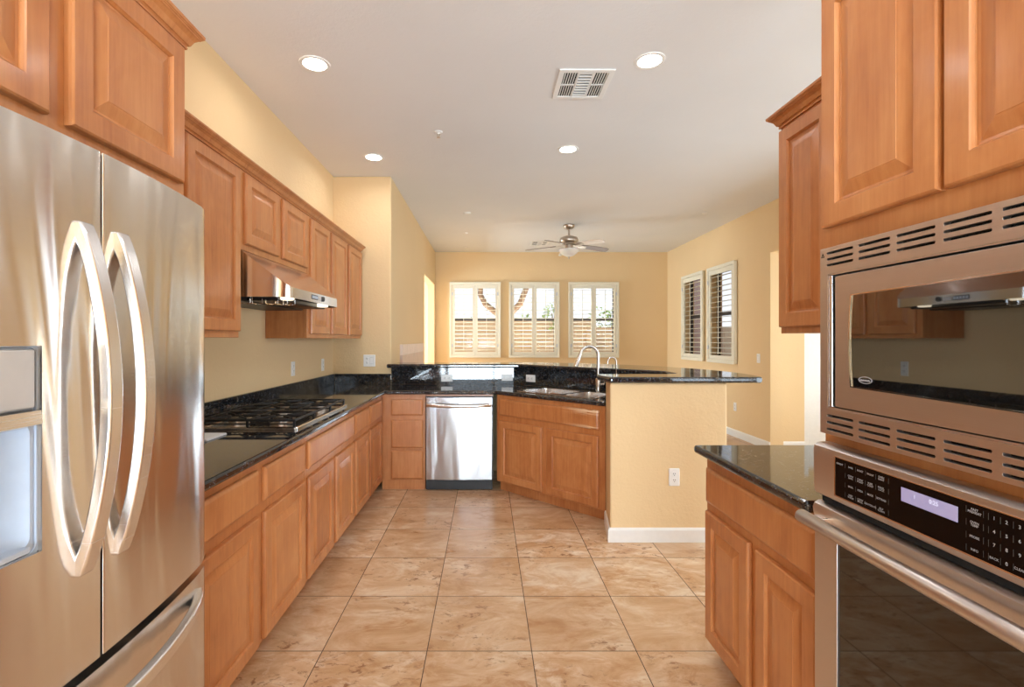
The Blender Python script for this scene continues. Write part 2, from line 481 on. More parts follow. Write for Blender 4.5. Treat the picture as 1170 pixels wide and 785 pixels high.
# kitchen left wall
mb = MB(); mb.box(-1.72, -1.585, -3.5, 5.20, 0, H); struct(mb.build('wall_left', 'wall_paint'))
# stub wall that closes the cabinet run and carries on as the nook's left wall
mb = MB()
mb.prism([(-1.66, 5.05), (-0.985, 5.05), (-0.985, 7.75), (-1.135, 7.75), (-1.135, 5.19), (-1.66, 5.19)], 0, H)
mb.box(-1.135, -0.985, 7.75, 9.30, 2.40, H)
mb.box(-1.135, -0.985, 9.30, BACK_Y, 0, H)
struct(mb.build('wall_nook_left', 'wall_paint', bevel=0.012, segs=3))
mb = MB(); mb.plate(rect(6.8, BACK_Y, 0, H), [rect(7.9, 9.2, 0.7, 2.3)], -3.4, -3.25, mpY); mb.box(-3.25, -1.135, 6.8, 6.95, 0, H)
w7 = struct(MB().plate(rect(7.9, 9.2, 0.7, 2.3), [rect(7.96, 8.52, 0.76, 2.24), rect(8.58, 9.14, 0.76, 2.24)], -3.36, -3.30, mpY).build('window_7', 'white_trim'))  # unseen window, added as an opening for the left hall lamp
struct(MB().box(-3.335, -3.33, 7.95, 9.15, 0.75, 2.25).build('glass', 'window_glass', w7)); struct(mb.build('wall_hall_left', 'wall_paint'))
# kitchen right wall (ends beside the small counter)
mb = MB(); mb.box(1.56, 1.68, -3.5, 2.10, 0, H); struct(mb.build('wall_kitchen_right', 'wall_paint'))
holed_wall('wall_passage_end', 'x', 1.0, 1.12, 1.68, 3.48, 0, H, [(1.83, 3.33, 0.5, 2.4)])
w_ = struct(MB().plate(rect(1.83, 3.33, 0.5, 2.4), [rect(1.88, 2.555, 0.55, 2.35), rect(2.605, 3.28, 0.55, 2.35)], 1.03, 1.08, lambda a, b, c: (a, c, b)).build('window_6', 'white_trim'))  # unseen window, added for the passage fill lamps
struct(MB().box(1.87, 3.29, 1.052, 1.056, 0.54, 2.36).build('glass', 'window_glass', w_))
# hall beyond the nook opening
mb = MB(); mb.box(3.64, 3.93, 6.05, 6.2, 0, H); mb.box(3.93, 5.4, 6.16, 6.3, 0, H); mb.plate(rect(4.0, 6.16, 0, H), [rect(4.25, 5.25, 0.4, 2.35)], 5.25, 5.4, mpY); mb.box(3.64, 5.25, 4.0, 4.12, 0, H)
struct(mb.build('wall_hall_right', 'wall_paint'))
w8 = struct(MB().plate(rect(4.25, 5.25, 0.4, 2.35), [rect(4.31, 4.72, 0.46, 2.29), rect(4.78, 5.19, 0.46, 2.29)], 5.30, 5.36, mpY).build('window_8', 'white_trim'))  # unseen window, added so the right hall lamp can shine in
struct(MB().box(5.325, 5.33, 4.30, 5.20, 0.45, 2.30).build('glass', 'window_glass', w8))
mb = MB(); mb.box(3.93, 4.03, 6.12, 6.158, 0, 2.15); mb.box(4.03, 4.8, 6.13, 6.158, 0, 2.05); struct(mb.build('trim_1', 'white_trim', bevel=0.006))
# rear wall with the wide patio door (behind the camera)
holed_wall('wall_rear', 'x', -3.5, -3.36, -1.72, 1.68, 0, H, [(-1.1, 1.5, 0.06, 2.2)])
d1 = MB().box(-1.1, -1.04, -3.48, -3.40, 0.06, 2.2).box(1.44, 1.5, -3.48, -3.40, 0.06, 2.2).box(0.17, 0.23, -3.48, -3.40, 0.06, 2.2).box(-1.04, 0.17, -3.48, -3.40, 2.14, 2.2).box(0.23, 1.44, -3.48, -3.40, 2.14, 2.2).box(-1.04, 0.17, -3.48, -3.40, 0.06, 0.14).box(0.23, 1.44, -3.48, -3.40, 0.06, 0.14).build('door_1', 'white_trim')
struct(d1)
struct(MB().box(-1.04, 0.17, -3.445, -3.44, 0.14, 2.14).box(0.23, 1.44, -3.445, -3.44, 0.14, 2.14).build('glass', 'window_glass', d1))

# baseboards
def base_prof(d, h=0.10): return [(0, 0), (d, 0), (d, h - 0.014), (d * 0.45, h), (0, h)]
def baseboard(name, path, side, h=0.10, d=0.014, closed=False):
    """path = floor polyline; side +1 puts the board to the left of travel"""
    pts = [Vector((*p, 0)) for p in path]
    rings = []
    for i, p in enumerate(pts):
        dirs = []
        if i > 0: dirs.append((p - pts[i - 1]).normalized())
        if i < len(pts) - 1: dirs.append((pts[i + 1] - p).normalized())
        ns = [Vector((-q.y, q.x, 0)) * side for q in dirs]
        n = sum(ns, Vector()).normalized(); k = 1 / max(0.3, n.dot(ns[0]))
        rings.append([tuple(p + n * k * a + Vector((0, 0, b + 0.001))) for a, b in base_prof(d, h)])
    mb = MB(); mb.rings(rings)
    return struct(mb.build(name, 'white_trim'))
baseboard('baseboard_back', [(-0.97, BACK_Y), (3.46, BACK_Y)], -1)
baseboard('baseboard_right', [(3.48, BACK_Y - 0.01), (3.48, 6.0)], -1, 0.10)
baseboard('baseboard_hall', [(3.64, 6.05), (3.93, 6.05)], -1)
baseboard('baseboard_nook_left', [(-0.985, 5.5), (-0.985, 7.75)], -1)

# ---------------------------------------------------------------- windows, shutters
def window(n, a0, a1, place):
    """place(a, b, c): a along wall, b up, c = depth outward from the inside wall face"""
    fr = MB(); d0, d1 = 0.09, 0.13
    A0, A1, Z0, Z1 = a0 + 0.042, a1 - 0.042, WZ0 + 0.042, WZ1 - 0.042
    mid = 1.75
    fr.plate(rect(A0, A1, Z0, Z1), [rect(A0 + 0.04, A1 - 0.04, Z0 + 0.05, mid - 0.025), rect(A0 + 0.035, A1 - 0.035, mid + 0.025, Z1 - 0.035)], d0, d1, place)
    w = struct(fr.build('window_%d' % n, 'bronze_sash'))
    g = MB(); g.prism(rect(A0 + 0.03, A1 - 0.03, Z0 + 0.03, Z1 - 0.03), d0 + 0.018, d0 + 0.022, place)
    struct(g.build('glass', 'window_glass', w))
for i, (a, b) in enumerate(WIN_X):
    window(i + 1, a, b, lambda a_, b_, c_: (a_, BACK_Y + c_, b_))
for i, (a, b) in enumerate(RWIN):
    window(i + 4, a, b, lambda a_, b_, c_: (RW + c_, a_, b_))

TILT = R(6)
def shutter(label, w, npan, loc, rotz):
    """plantation shutter; local x along, front faces -y, z from 0 up"""
    h = WZ1 - WZ0
    t = thing('plantation_shutter', label, 'shutter', loc, rotz, 'plantation shutters')
    f = MB(); f.plate(rect(0, w, 0, h), [rect(0.04, w - 0.04, 0.04, h - 0.04)], -0.045, -0.002, lambda a, b, c: (a, c, b))
    f.plate(rect(-0.008, w + 0.008, -0.008, h + 0.008), [rect(0.02, w - 0.02, 0.02, h - 0.02)], -0.05, -0.04, lambda a, b, c: (a, c, b))
    f.build('frame', 'shutter_white', t, bevel=0.003)
    x0, x1 = 0.043, w - 0.043
    pw = (x1 - x0) / npan
    for k in range(npan):
        p0, p1 = x0 + k * pw + 0.0015, x0 + (k + 1) * pw - 0.0015
        z0, z1 = 0.043, h - 0.043
        st = 0.045; rb, rt = 0.058, 0.07
        p = MB(); p.plate(rect(p0, p1, z0, z1), [rect(p0 + st, p1 - st, z0 + rb, z1 - rt)], -0.038, -0.01, lambda a, b, c: (a, c, b))
        pan = p.build('panel', 'shutter_white', t, bevel=0.003)
        lv = MB(); n = 16; span = (z1 - rt) - (z0 + rb); pit = span / n
        for q in range(n):
            zc = z0 + rb + pit * (q + 0.5)
            prof = [(-0.036, -0.001), (-0.02, -0.005), (0.02, -0.005), (0.036, 0), (0.02, 0.005), (-0.02, 0.005)]
            lv.prism([(y * math.cos(TILT) - z * math.sin(TILT) - 0.024, zc + z * math.cos(TILT) + y * math.sin(TILT)) for y, z in prof], p0 + st + 0.002, p1 - st - 0.002, lambda a, b, c: (c, a, b))
        lv.build('louvers', 'shutter_white', pan)
        rd = MB(); xm = (p0 + p1) / 2
        rd.box(xm - 0.005, xm + 0.005, -0.073, -0.062, z0 + rb + 0.02, z1 - rt - 0.02)
        rd.build('tilt_rod', 'shutter_white', pan, bevel=0.003)
        hx = p0 if k == 0 else p1
        for hz in (0.22, h - 0.22):
            MB().box(hx - 0.008, hx + 0.008, -0.053, -0.0505, hz - 0.03, hz + 0.03).build('hinge', 'grey_plastic', pan)
    return t
for (a, b), nm in zip(WIN_X, ('leftmost of three far wall windows', 'middle of three far wall windows', 'rightmost of three far wall windows, behind the faucet')):
    shutter('pale two-panel plantation shutter, ' + nm, b - a, 2, (a, BACK_Y - 0.002, WZ0), 0)
for (a, b), nm in zip(RWIN, ('nearer of two on the right wall, toward the opening', 'farther of two on the right wall, toward the corner')):
    shutter('single-panel plantation shutter, ' + nm, b - a, 1, (RW - 0.002, b, WZ0), -PI / 2)

# ================================================================== OUTSIDE
mb = MB(); mb.box(-14, 16, 9.7, 30, -0.3, -0.12); mb.box(5.6, 16, -6, 9.7, -0.3, -0.12)
o = mb.build('ground', 'gravel'); struct(o)
mb = MB(); mb.box(-14, 3.0, 14.0, 14.2, -0.12, 1.90); mb.box(-14, 3.0, 13.97, 14.23, 1.90, 1.96)
mb.box(3.0, 16, 14.4, 14.6, -0.12, 1.72); mb.box(2.85, 3.05, 13.9, 14.6, -0.12, 1.8)
o = tag(mb.build('garden_wall', 'garden_block'), 'tan block garden wall seen through the far windows', 'wall')

def leaves(mb, c, rad, n, size):
    for _ in range(n):
        while True:
            v = Vector((random.uniform(-1, 1), random.uniform(-1, 1), random.uniform(-1, 1)))
            if v.length <= 1: break
        p = Vector(c) + Vector((v.x * rad[0], v.y * rad[1], v.z * rad[2]))
        a = Vector((random.gauss(0, 1), random.gauss(0, 1), random.gauss(0, 1))).normalized()
        b = a.orthogonal().normalized(); b = (Matrix.Rotation(random.uniform(0, 6.28), 3, a) @ b)
        s = size * random.uniform(0.6, 1.3)
        q = [p - a * s, p + b * s * 0.35, p + a * s, p - b * s * 0.35]
        vs = [mb.bm.verts.new(x) for x in q]
        mb.bm.faces.new(vs)
tr_ = thing('garden_tree', 'forked tree outside between the left and middle far windows', 'tree', (0.43, 11.6, -0.12))
mb = MB()
mb.tube([(0.02, 0, 0), (0.0, 0, 0.8), (0.02, 0, 1.55), (0.0, 0, 1.9)], [0.13, 0.11, 0.10, 0.09], 10)
mb.tube([(0.03, 0, 1.78), (-0.16, 0, 2.08), (-0.46, 0, 2.32), (-0.58, 0.02, 2.55), (-0.56, 0.05, 2.95), (-0.75, 0.1, 3.6)], [0.08, 0.075, 0.07, 0.065, 0.06, 0.04], 10)
mb.tube([(-0.02, 0, 1.8), (0.13, 0, 2.1), (0.36, -0.02, 2.32), (0.47, -0.02, 2.6), (0.62, 0, 3.0), (0.95, 0.1, 3.7)], [0.08, 0.08, 0.075, 0.07, 0.06, 0.04], 10)
mb.build('trunk', 'bark', tr_, smooth=60)
mb = MB()
for c, r_, n in (((-0.9, 0.2, 4.1), (0.9, 0.9, 0.6), 420), ((1.1, 0.1, 4.2), (1.0, 0.9, 0.6), 420), ((0.0, 0.4, 4.7), (1.0, 0.8, 0.5), 320)):
    leaves(mb, c, r_, n, 0.13)
mb.build('foliage', 'leaf', tr_)
for k, (x, y, z, rx, rz, m_, lb) in enumerate([(1.15, 15.4, 1.75, 0.8, 0.5, 'leaf_pale', 'pale green shrub beyond the garden wall in the middle window'),
                                            (2.45, 17.4, 1.9, 0.7, 0.95, 'leaf_pale', 'airy pale green shrub beyond the wall, left part of right-hand window'),
                                            (3.9, 16.0, 1.75, 0.7, 0.9, 'leaf', 'green shrub beyond the wall, right part of right-hand window'),
                                            (-0.45, 15.4, 1.8, 0.5, 0.35, 'leaf', 'low green shrub beyond the wall in the left window')]):
    s_ = thing('garden_shrub', lb, 'shrub', (x, y, -0.12), 0, 'garden shrubs')
    mb = MB(); leaves(mb, (0, 0, z), (rx, 0.4, rz), 460, 0.075); mb.build('foliage', m_, s_)
    mb = MB()
    for j in range(4): mb.tube([(0, 0, 0), (0.12 * (j - 1.5), 0.02 * j, 0.9), (0.25 * (j - 1.5), 0.03 * j, z)], [0.03, 0.02, 0.012], 6)
    mb.build('stem', 'bark', s_)
s_ = thing('garden_plant', 'thin upright stems in front of the wall, right-hand far window', 'plant', (2.02, 13.4, -0.12))
mb = MB()
for j in range(6): mb.tube([(0.03 * j, 0, 0), (0.05 * (j - 2.5), 0, 1.2), (0.09 * (j - 2.5), 0.03, 2.2 + 0.13 * (j % 3))], [0.02, 0.016, 0.01], 6)
mb.build('stem', 'bark', s_)
mb = MB(); leaves(mb, (0, 0, 1.85), (0.4, 0.2, 0.25), 160, 0.05); mb.build('foliage', 'leaf', s_)
# side yard past the right wall windows
mb = MB(); mb.box(6.06, 6.19, 12.85, 14.38, -0.12, 3.4); mb.box(6.06, 6.19, 14.65, 20, -0.12, 3.4); mb.box(6.03, 6.05, 12.87, 13.0, -0.12, 3.45)
tag(mb.build('side_fence', 'neighbour_dark'), 'dark brown wall of the side yard seen through the right wall shutters', 'wall')

# ================================================================== CABINETS
def door_leaf(mbf, mbp, x0, x1, z0, z1, t=0.02):
    """framed door with ogee lip into mbf, raised panel into mbp (front towards -y, back at y=0)"""
    def ring(i, y): return [(x0 + i, y, z0 + i), (x1 - i, y, z0 + i), (x1 - i, y, z1 - i), (x0 + i, y, z1 - i)]
    w = 0.056
    mbf.rings([ring(w + 0.008, -0.004), ring(w + 0.006, -t + 0.007), ring(w + 0.002, -t + 0.003), ring(w, -t), ring(0.006, -t), ring(0.002, -t + 0.003), ring(0.0, -t + 0.009), ring(0, -0.0005), ring(w + 0.008, -0.0005)], False, False, False)
    # close inner back edge
    i = w + 0.0075
    mbp.rings([ring(i, -0.002), ring(i, -t + 0.010), ring(i + 0.006, -t + 0.0105), ring(i + 0.036, -t + 0.003), ring(i + 0.040, -t + 0.0025), ring(i + 0.041, -t + 0.0015)], True, True)
def drawer_front(mb, x0, x1, z0, z1, t=0.02):
    def ring(i, y): return [(x0 + i, y, z0 + i), (x1 - i, y, z0 + i), (x1 - i, y, z1 - i), (x0 + i, y, z1 - i)]
    mb.rings([ring(0, -0.0005), ring(0, -t + 0.010), ring(0.003, -t + 0.006), ring(0.010, -t + 0.0015), ring(0.014, -t)])

def cabinet(name, label, loc, rotz, w, z0, z1, d, doors=(), drawers=(), toe=None, group=None, mat='maple', flush_base=False, carcass=None, dmat=None):
    t = thing(name, label, 'cabinet', loc, rotz, group)
    c = MB()
    if carcass: carcass(c)
    else: c.box(0.001, w - 0.001, 0.019, d, z0, z1)
    c.build('carcass', mat, t)
    # face frame with real openings behind doors and drawers
    f = MB(); hs = []
    for (a, b, p, q) in list(doors) + list(drawers):
        hs.append(rect(max(a + 0.012, 0.02), min(b - 0.012, w - 0.02), p + 0.012, q - 0.012))
    f.plate(rect(0, w, z0, z1), hs, 0.0, 0.018, lambda a, b, c_: (a, c_, b))
    f.build('face_frame', mat, t, bevel=0.0015, segs=1)
    if toe is not None:
        k = MB(); k.box(0.002, w - 0.002, toe, d, 0.0, z0 - 0.0005); k.build('toe_kick', mat, t)
    if flush_base:
        k = MB(); k.box(0, w, 0.0, d, 0.0, z0 - 0.0005); k.build('base_board', mat, t, bevel=0.002)
    for (a, b, p, q) in doors:
        m1, m2 = MB(), MB(); door_leaf(m1, m2, a, b, p, q)
        dd = m1.build('door', mat, t); m2.build('raised_panel', mat, dd)
    for (a, b, p, q) in drawers:
        m1 = MB(); drawer_front(m1, a, b, p, q); m1.build('drawer_front', dmat or mat, t)
    return t

FX = -0.952                     # face of the left base run
BZ0, BZ1 = 0.085, 0.864
DZ = (0.095, 0.632); RZ = (0.678, 0.822)
def left_base(label, y0, y1, doors, drawers):
    cabinet('base_cabinet', label, (FX, y0, 0), PI / 2, y1 - y0, BZ0, BZ1, 0.63,
            [(a - y0, b - y0, *DZ) for a, b in doors], [(a - y0, b - y0, *RZ) for a, b in drawers], toe=0.06, group='base cabinets along the left wall')
D6 = [(1.545, 2.012), (2.068, 2.523), (2.581, 2.994), (3.046, 3.459), (3.508, 3.897), (3.947, 4.378)]
left_base('maple base cabinet beside the refrigerator, two doors under two drawers', 1.50, 2.551, D6[0:2], D6[0:2])
left_base('maple base cabinet under the gas cooktop, one wide false drawer front', 2.553, 3.483, D6[2:4], [(2.578, 3.459)])
left_base('maple base cabinet in the far left corner, two doors under two small drawers', 3.485, 4.446, D6[4:6], D6[4:6])

# back run: drawer stack
t = cabinet('drawer_cabinet', 'narrow light maple cabinet with three drawers left of the dishwasher', (-0.950, 4.45, 0), 0, 0.392, 0.088, BZ1, 0.57,
        (), [(0.084, 0.374, 0.672, 0.815), (0.084, 0.374, 0.377, 0.632), (0.084, 0.374, 0.096, 0.352)], flush_base=True)
MB().box(0.394, 1.010, 0.0, 0.02, 0.844, BZ1).build('top_rail', 'maple', t)

# diagonal sink base
def sink_carcass(c):
    c.plate([(0.002, 0.019), (1.112, 0.019), (1.112, 0.46), (0.002, 0.46)], [], BZ0, 0.12)
    c.box(0.002, 0.02, 0.019, 0.46, 0.12, BZ1); c.box(1.094, 1.112, 0.019, 0.46, 0.12, BZ1); c.box(0.02, 1.094, 0.445, 0.46, 0.12, BZ1)
t = cabinet('sink_cabinet', 'diagonal maple sink cabinet with worn scuffed drawer front and two doors', (0.093, 4.422, 0), -PI / 4, 1.114, BZ0, BZ1, 0.46,
        [(0.042, 0.524, 0.098, 0.635), (0.576, 1.062, 0.098, 0.635)], [(0.042, 1.062, 0.684, 0.828)], toe=0.045, dmat='maple_worn', carcass=sink_carcass)

# upper cabinets, left
UX = -1.285; UZ0, UZ1 = 1.370, 2.262
def left_upper(label, y0, y1, doors, z0=UZ0, dz=(1.402, 2.240)):
    return cabinet('wall_cabinet', label, (UX, y0, 0), PI / 2, y1 - y0, z0, UZ1, 0.298, [(a - y0, b - y0, *dz) for a, b in doors], group='wall cabinets on the left wall')
left_upper('tall maple wall cabinet between the refrigerator and the range hood', 1.504, 2.535, [(1.55, 2.02), (2.07, 2.524)])
left_upper('short two-door maple wall cabinet right above the range hood', 2.540, 3.496, [(2.582, 2.994), (3.056, 3.468)], 1.832, (1.866, 2.240))
left_upper('two-door maple wall cabinet just past the range hood', 3.500, 4.468, [(3.548, 3.966), (4.018, 4.453)])
left_upper('single-door maple wall cabinet at the far end of the left wall', 4.472, 4.985, [(4.522, 4.972)])
cabinet('fridge_cabinet', 'deep two-door maple cabinet above the refrigerator', (-0.928, 0.575, 0), PI / 2, 0.925, 1.79, UZ1, 0.655,
        [(0.045, 0.447, 1.830, 2.240), (0.498, 0.902, 1.830, 2.240)])

def crown(name, label, path, side, z0=2.252, parent=None):
    prof = [(0.0, 0.0), (0.006, 0.0), (0.007, 0.005), (0.004, 0.007), (0.008, 0.012), (0.012, 0.013), (0.014, 0.017), (0.020, 0.030), (0.029, 0.039),
            (0.033, 0.041), (0.034, 0.044), (0.037, 0.045), (0.038, 0.048), (0.041, 0.049), (0.042, 0.058), (0.0, 0.058)]
    pts = [Vector((*p, z0)) for p in path]; rings = []
    for i, p in enumerate(pts):
        dirs = []
        if i > 0: dirs.append((p - pts[i - 1]).normalized())
        if i < len(pts) - 1: dirs.append((pts[i + 1] - p).normalized())
        ns = [Vector((-q.y, q.x, 0)) * side for q in dirs]
        n = sum(ns, Vector()).normalized(); k = 1 / n.dot(ns[0])
        rings.append([tuple(p + n * k * (a + 0.0005) + Vector((0, 0, b))) for a, b in prof])
    mb = MB(); mb.rings(rings)
    return tag(mb.build(name, 'maple'), label, 'molding', 'crown moldings')
# crowns sit against the face frames, above the doors
crown('crown_molding', 'maple crown molding along the tops of the left wall cabinets', [(UX, 1.552), (UX, 4.985), (-1.58, 4.985)], -1, 2.252)
crown('crown_molding', 'maple crown molding on the cabinet above the refrigerator', [(-0.928, 0.575), (-0.928, 1.500), (-1.24, 1.500)], -1, 2.252)
crown('crown_molding', 'maple crown molding on the small right wall cabinet', [(1.255, 1.42), (1.255, 2.085), (1.558, 2.085)], 1, 2.258)

# right side
cabinet('base_cabinet', 'maple base cabinet beside the wall oven, one drawer front over two doors', (0.952, 2.112, 0), -PI / 2, 0.726, 0.078, BZ1, 0.60,
        [(0.020, 0.360, 0.088, 0.632), (0.410, 0.722, 0.088, 0.632)], [(0.020, 0.722, 0.668, 0.815)], toe=0.06)
cabinet('wall_cabinet', 'maple wall cabinet on the right, beside the tall oven cabinet', (1.255, 2.085, 0), -PI / 2, 0.700, 1.386, 2.268, 0.30,
        [(0.011, 0.322, 1.412, 2.240), (0.345, 0.690, 1.412, 2.240)])
def tall_carcass(c):
    W, D = 0.858, 0.60
    c.box(0.0, 0.018, 0.019, D, 0, 2.36); c.box(W - 0.018, W, 0.019, D, 0, 2.36)
    c.box(0.018, W - 0.018, D - 0.015, D, 0, 2.36)
    c.box(0.018, W - 0.018, 0.019, D - 0.015, 1.640, 1.66); c.box(0.018, W - 0.018, 0.019, D - 0.015, 2.34, 2.36)
    c.box(0.018, W - 0.018, 0.019, D - 0.015, 1.084, 1.104)
    c.box(0.018, W - 0.018, 0.019, D - 0.015, 0.26, 0.28)
tall = thing('oven_cabinet', 'tall maple cabinet on the right housing the microwave and wall oven', 'cabinet', (0.95, 1.371, 0), -PI / 2)
c = MB(); tall_carcass(c); c.build('carcass', 'maple', tall)
f = MB(); f.plate(rect(0, 0.858, 0.0, 2.36), [rect(0.040, 0.818, 0.345, 1.072), rect(0.040, 0.818, 1.125, 1.590), rect(0.03, 0.365, 1.69, 2.30), rect(0.40, 0.83, 1.69, 2.30)], 0.0, 0.018, lambda a, b, c_: (a, c_, b))
f.build('face_frame', 'maple', tall)
for a, b in ((0.006, 0.361), (0.371, 0.850)):
    m1, m2 = MB(), MB(); door_leaf(m1, m2, a, b, 1.668, 2.320); dd = m1.build('door', 'maple', tall); m2.build('raised_panel', 'maple', dd)
m1 = MB(); drawer_front(m1, 0.01, 0.848, 0.10, 0.325); m1.build('drawer_front', 'maple', tall)
crown('crown_molding', 'maple crown molding on top of the tall oven cabinet', [(0.95, 0.513), (0.95, 1.371), (1.2, 1.371)], 1, 2.335)

# ================================================================== COUNTERS
CZ0, CZ1 = 0.8655, 0.90
Mx, My = 0.475, 4.005
s2 = math.sqrt(0.5)
def tn(t, n): return (Mx + s2 * t + s2 * n, My - s2 * t + s2 * n)
sink_hole = [tn(a, b) for a, b in rrect(-0.385, 0.385, 0.10, 0.49, 0.05)]
outer = [(-0.905, 1.500), (-0.905, 4.401), (0.079, 4.401), (0.868, 3.612), (0.884, 3.634), (1.444, 3.634), (1.444, 3.884), (0.279, 5.049), (-1.584, 5.049), (-1.584, 1.500)]
outer = list(reversed(outer))
mb = MB(); mb.plate(outer, [list(reversed(sink_hole))], CZ0, CZ1)
tag(mb.build('countertop', 'granite', bevel=0.013, segs=4), 'long black granite countertop with cooktop and sink set in it', 'countertop')
mb = MB(); mb.plate([(0.905, 1.386), (1.558, 1.386), (1.558, 2.098), (1.683, 2.103), (1.683, 2.145), (0.905, 2.145)], [], CZ0, CZ1)
tag(mb.build('countertop', 'granite', bevel=0.013, segs=4), 'short black granite countertop beside the wall oven', 'countertop')

mb = MB(); mb.box(-1.5845, -1.565, 1.50, 5.028, CZ1 + 0.0005, 1.008)
tag(mb.build('backsplash', 'granite', bevel=0.003), 'low black granite backsplash along the left wall behind the cooktop', 'backsplash', 'granite backsplashes')
mb = MB(); mb.box(-1.564, -0.986, 5.029, 5.0495, CZ1 + 0.0005, 1.008)
tag(mb.build('backsplash', 'granite', bevel=0.003), 'short low black granite backsplash under the double switch plate', 'backsplash', 'granite backsplashes')
mb = MB(); mb.prism([(-0.984, 5.0505), (0.2790, 5.0505), (0.287, 5.071), (-0.984, 5.071)], CZ1 + 0.0005, 1.0695)
tag(mb.build('backsplash', 'granite'), 'tall black granite backsplash behind the dishwasher, below the bar', 'backsplash', 'granite backsplashes')
mb = MB(); mb.prism([(0.2805, 5.0505), (1.445, 3.886), (1.459, 3.900), (0.2885, 5.0705)], CZ1 + 0.0005, 1.0695)
tag(mb.build('backsplash', 'granite'), 'tall black granite backsplash on the diagonal behind the sink', 'backsplash', 'granite backsplashes')

# half-height bar wall and its granite top
pony = [(0.83, 3.29), (1.618, 3.29), (1.618, 3.912), (0.34, 5.19), (-0.984, 5.19), (-0.984, 5.072), (0.2892, 5.072), (1.46, 3.9012), (1.46, 3.636), (0.886, 3.636)]
mb = MB(); mb.prism(pony, 0, 1.0695)
struct(mb.build('wall_bar', 'wall_paint', bevel=0.012, segs=3))
baseboard('baseboard_bar', [(0.884, 3.62), (0.83, 3.29), (1.618, 3.29), (1.618, 3.912), (0.34, 5.19), (-0.96, 5.19)], -1, 0.095)
bar = [(-1.022, 4.988), (0.322, 4.988), (1.385, 3.925), (1.41, 3.87), (1.41, 3.66), (1.39, 3.60), (1.33, 3.56), (0.800, 3.55), (0.785, 3.47), (0.822, 3.26), (1.80, 3.26), (1.845, 3.275), (1.868, 3.32)]
for k in range(13):
    w = k / 12
    # sweeping outer edge from the right end round to the straight run
    p0, p1, p2, p3 = Vector((1.89, 3.45)), Vector((2.02, 4.25)), Vector((1.35, 5.32)), Vector((0.35, 5.36))
    q = (1 - w) ** 3 * p0 + 3 * (1 - w) ** 2 * w * p1 + 3 * (1 - w) * w * w * p2 + w ** 3 * p3
    bar.append((q.x, q.y))
bar += [(-0.982, 5.36), (-0.982, 5.047), (-1.022, 5.047)]
mb = MB(); mb.plate(bar, [], 1.070, 1.110)
tag(mb.build('bar_top', 'granite', bevel=0.015, segs=4, angle=50), 'raised black granite bar top wrapping around the sink corner', 'countertop')

# ================================================================== REFRIGERATOR
fr = thing('refrigerator', 'large stainless french door refrigerator with ice dispenser at the left', 'refrigerator', (0, 0, 0))
MB().box(-1.575, -0.905, 0.555, 1.446, 0.03, 1.738).build('body', 'steel_warm', fr, bevel=0.005)
FC, FHW = 1.0, 0.455
def fx(y): return -0.785 - 0.044 * ((y - FC) / FHW) ** 2
def fridge_poly(y0, y1, r0=0.004, r1=0.004, back=-0.898):
    pts = [(back, y0)]
    n = 18
    for k in range(5):
        w = R(90 * k / 4); pts.append((fx(y0) - r0 + r0 * math.sin(w), y0 + r0 - r0 * math.cos(w)))
    for k in range(1, n):
        y = y0 + r0 + (y1 - r1 - y0 - r0) * k / n
        pts.append((fx(y), y))
    for k in range(5):
        w = R(90 * k / 4); pts.append((fx(y1) - r1 + r1 * math.cos(w), y1 - r1 + r1 * math.sin(w)))
    pts.append((back, y1))
    return pts
def fdoor(name, y0, y1, z0, z1, r0, r1):
    mb = MB(); mb.prism(fridge_poly(y0, y1, r0, r1), z0, z1)
    return mb
ld = fdoor('door', 0.545, 0.996, 0.716, 1.742, 0.02, 0.003).build('door', 'steel_fridge', fr)
cut(ld, MB().box(-0.862, -0.70, 0.640, 0.868, 0.985, 1.349))
ld.data.shade_smooth(); ld.data.set_sharp_from_angle(angle=R(35))
rd = fdoor('door', 1.002, 1.453, 0.716, 1.742, 0.003, 0.022).build('door', 'steel_fridge', fr, smooth=35)
fz = fdoor('freezer_drawer', 0.545, 1.453, 0.11, 0.695, 0.02, 0.022).build('freezer_drawer', 'steel_fridge', fr, smooth=35)
MB().box(-0.90, -0.86, 0.56, 1.44, 0.02, 0.105).build('base_grille', 'black_plastic', fr)
# dispenser parts
dp = MB(); dp.plate(rect(0.643, 0.863, 0.988, 1.346), [rrect(0.649, 0.857, 0.996, 1.214, 0.02)], -0.806, -0.800, lambda a, b, c: (c, a, b))
disp = dp.build('dispenser', 'grey_plastic', fr)
rc = MB(); rc.rings([[( -0.802, a, b) for a, b in rrect(0.649, 0.857, 0.996, 1.214, 0.02)], [(-0.858, a, b) for a, b in rrect(0.660, 0.845, 1.01, 1.214, 0.02)]], False, True)
rc.build('recess', 'grey_plastic', disp, smooth=40)
MB().box(-0.7985, -0.792, 0.647, 0.859, 1.240, 1.343).build('control_face', 'panel_grey', disp, bevel=0.005)
MB().prism([(-0.80, 1.206), (-0.780, 1.212), (-0.784, 1.236), (-0.80, 1.238)], 0.647, 0.861, lambda a, b, c: (a, c, b)).build('nozzle_cover', 'steel', disp)
MB().box(-0.856, -0.83, 0.72, 0.78, 1.05, 1.19).build('paddle', 'grey_plastic', disp, bevel=0.008)
MB().box(-0.856, -0.792, 0.660, 0.850, 0.990, 1.000).build('drip_tray', 'grey_plastic', disp, bevel=0.002)
MB().plate(rrect(0.635, 0.873, 0.980, 1.354, 0.02), [rrect(0.642, 0.865, 0.987, 1.347, 0.015)], -0.803, -0.796, lambda a, b, c: (c, a, b)).build('bezel', 'grey_plastic', disp)
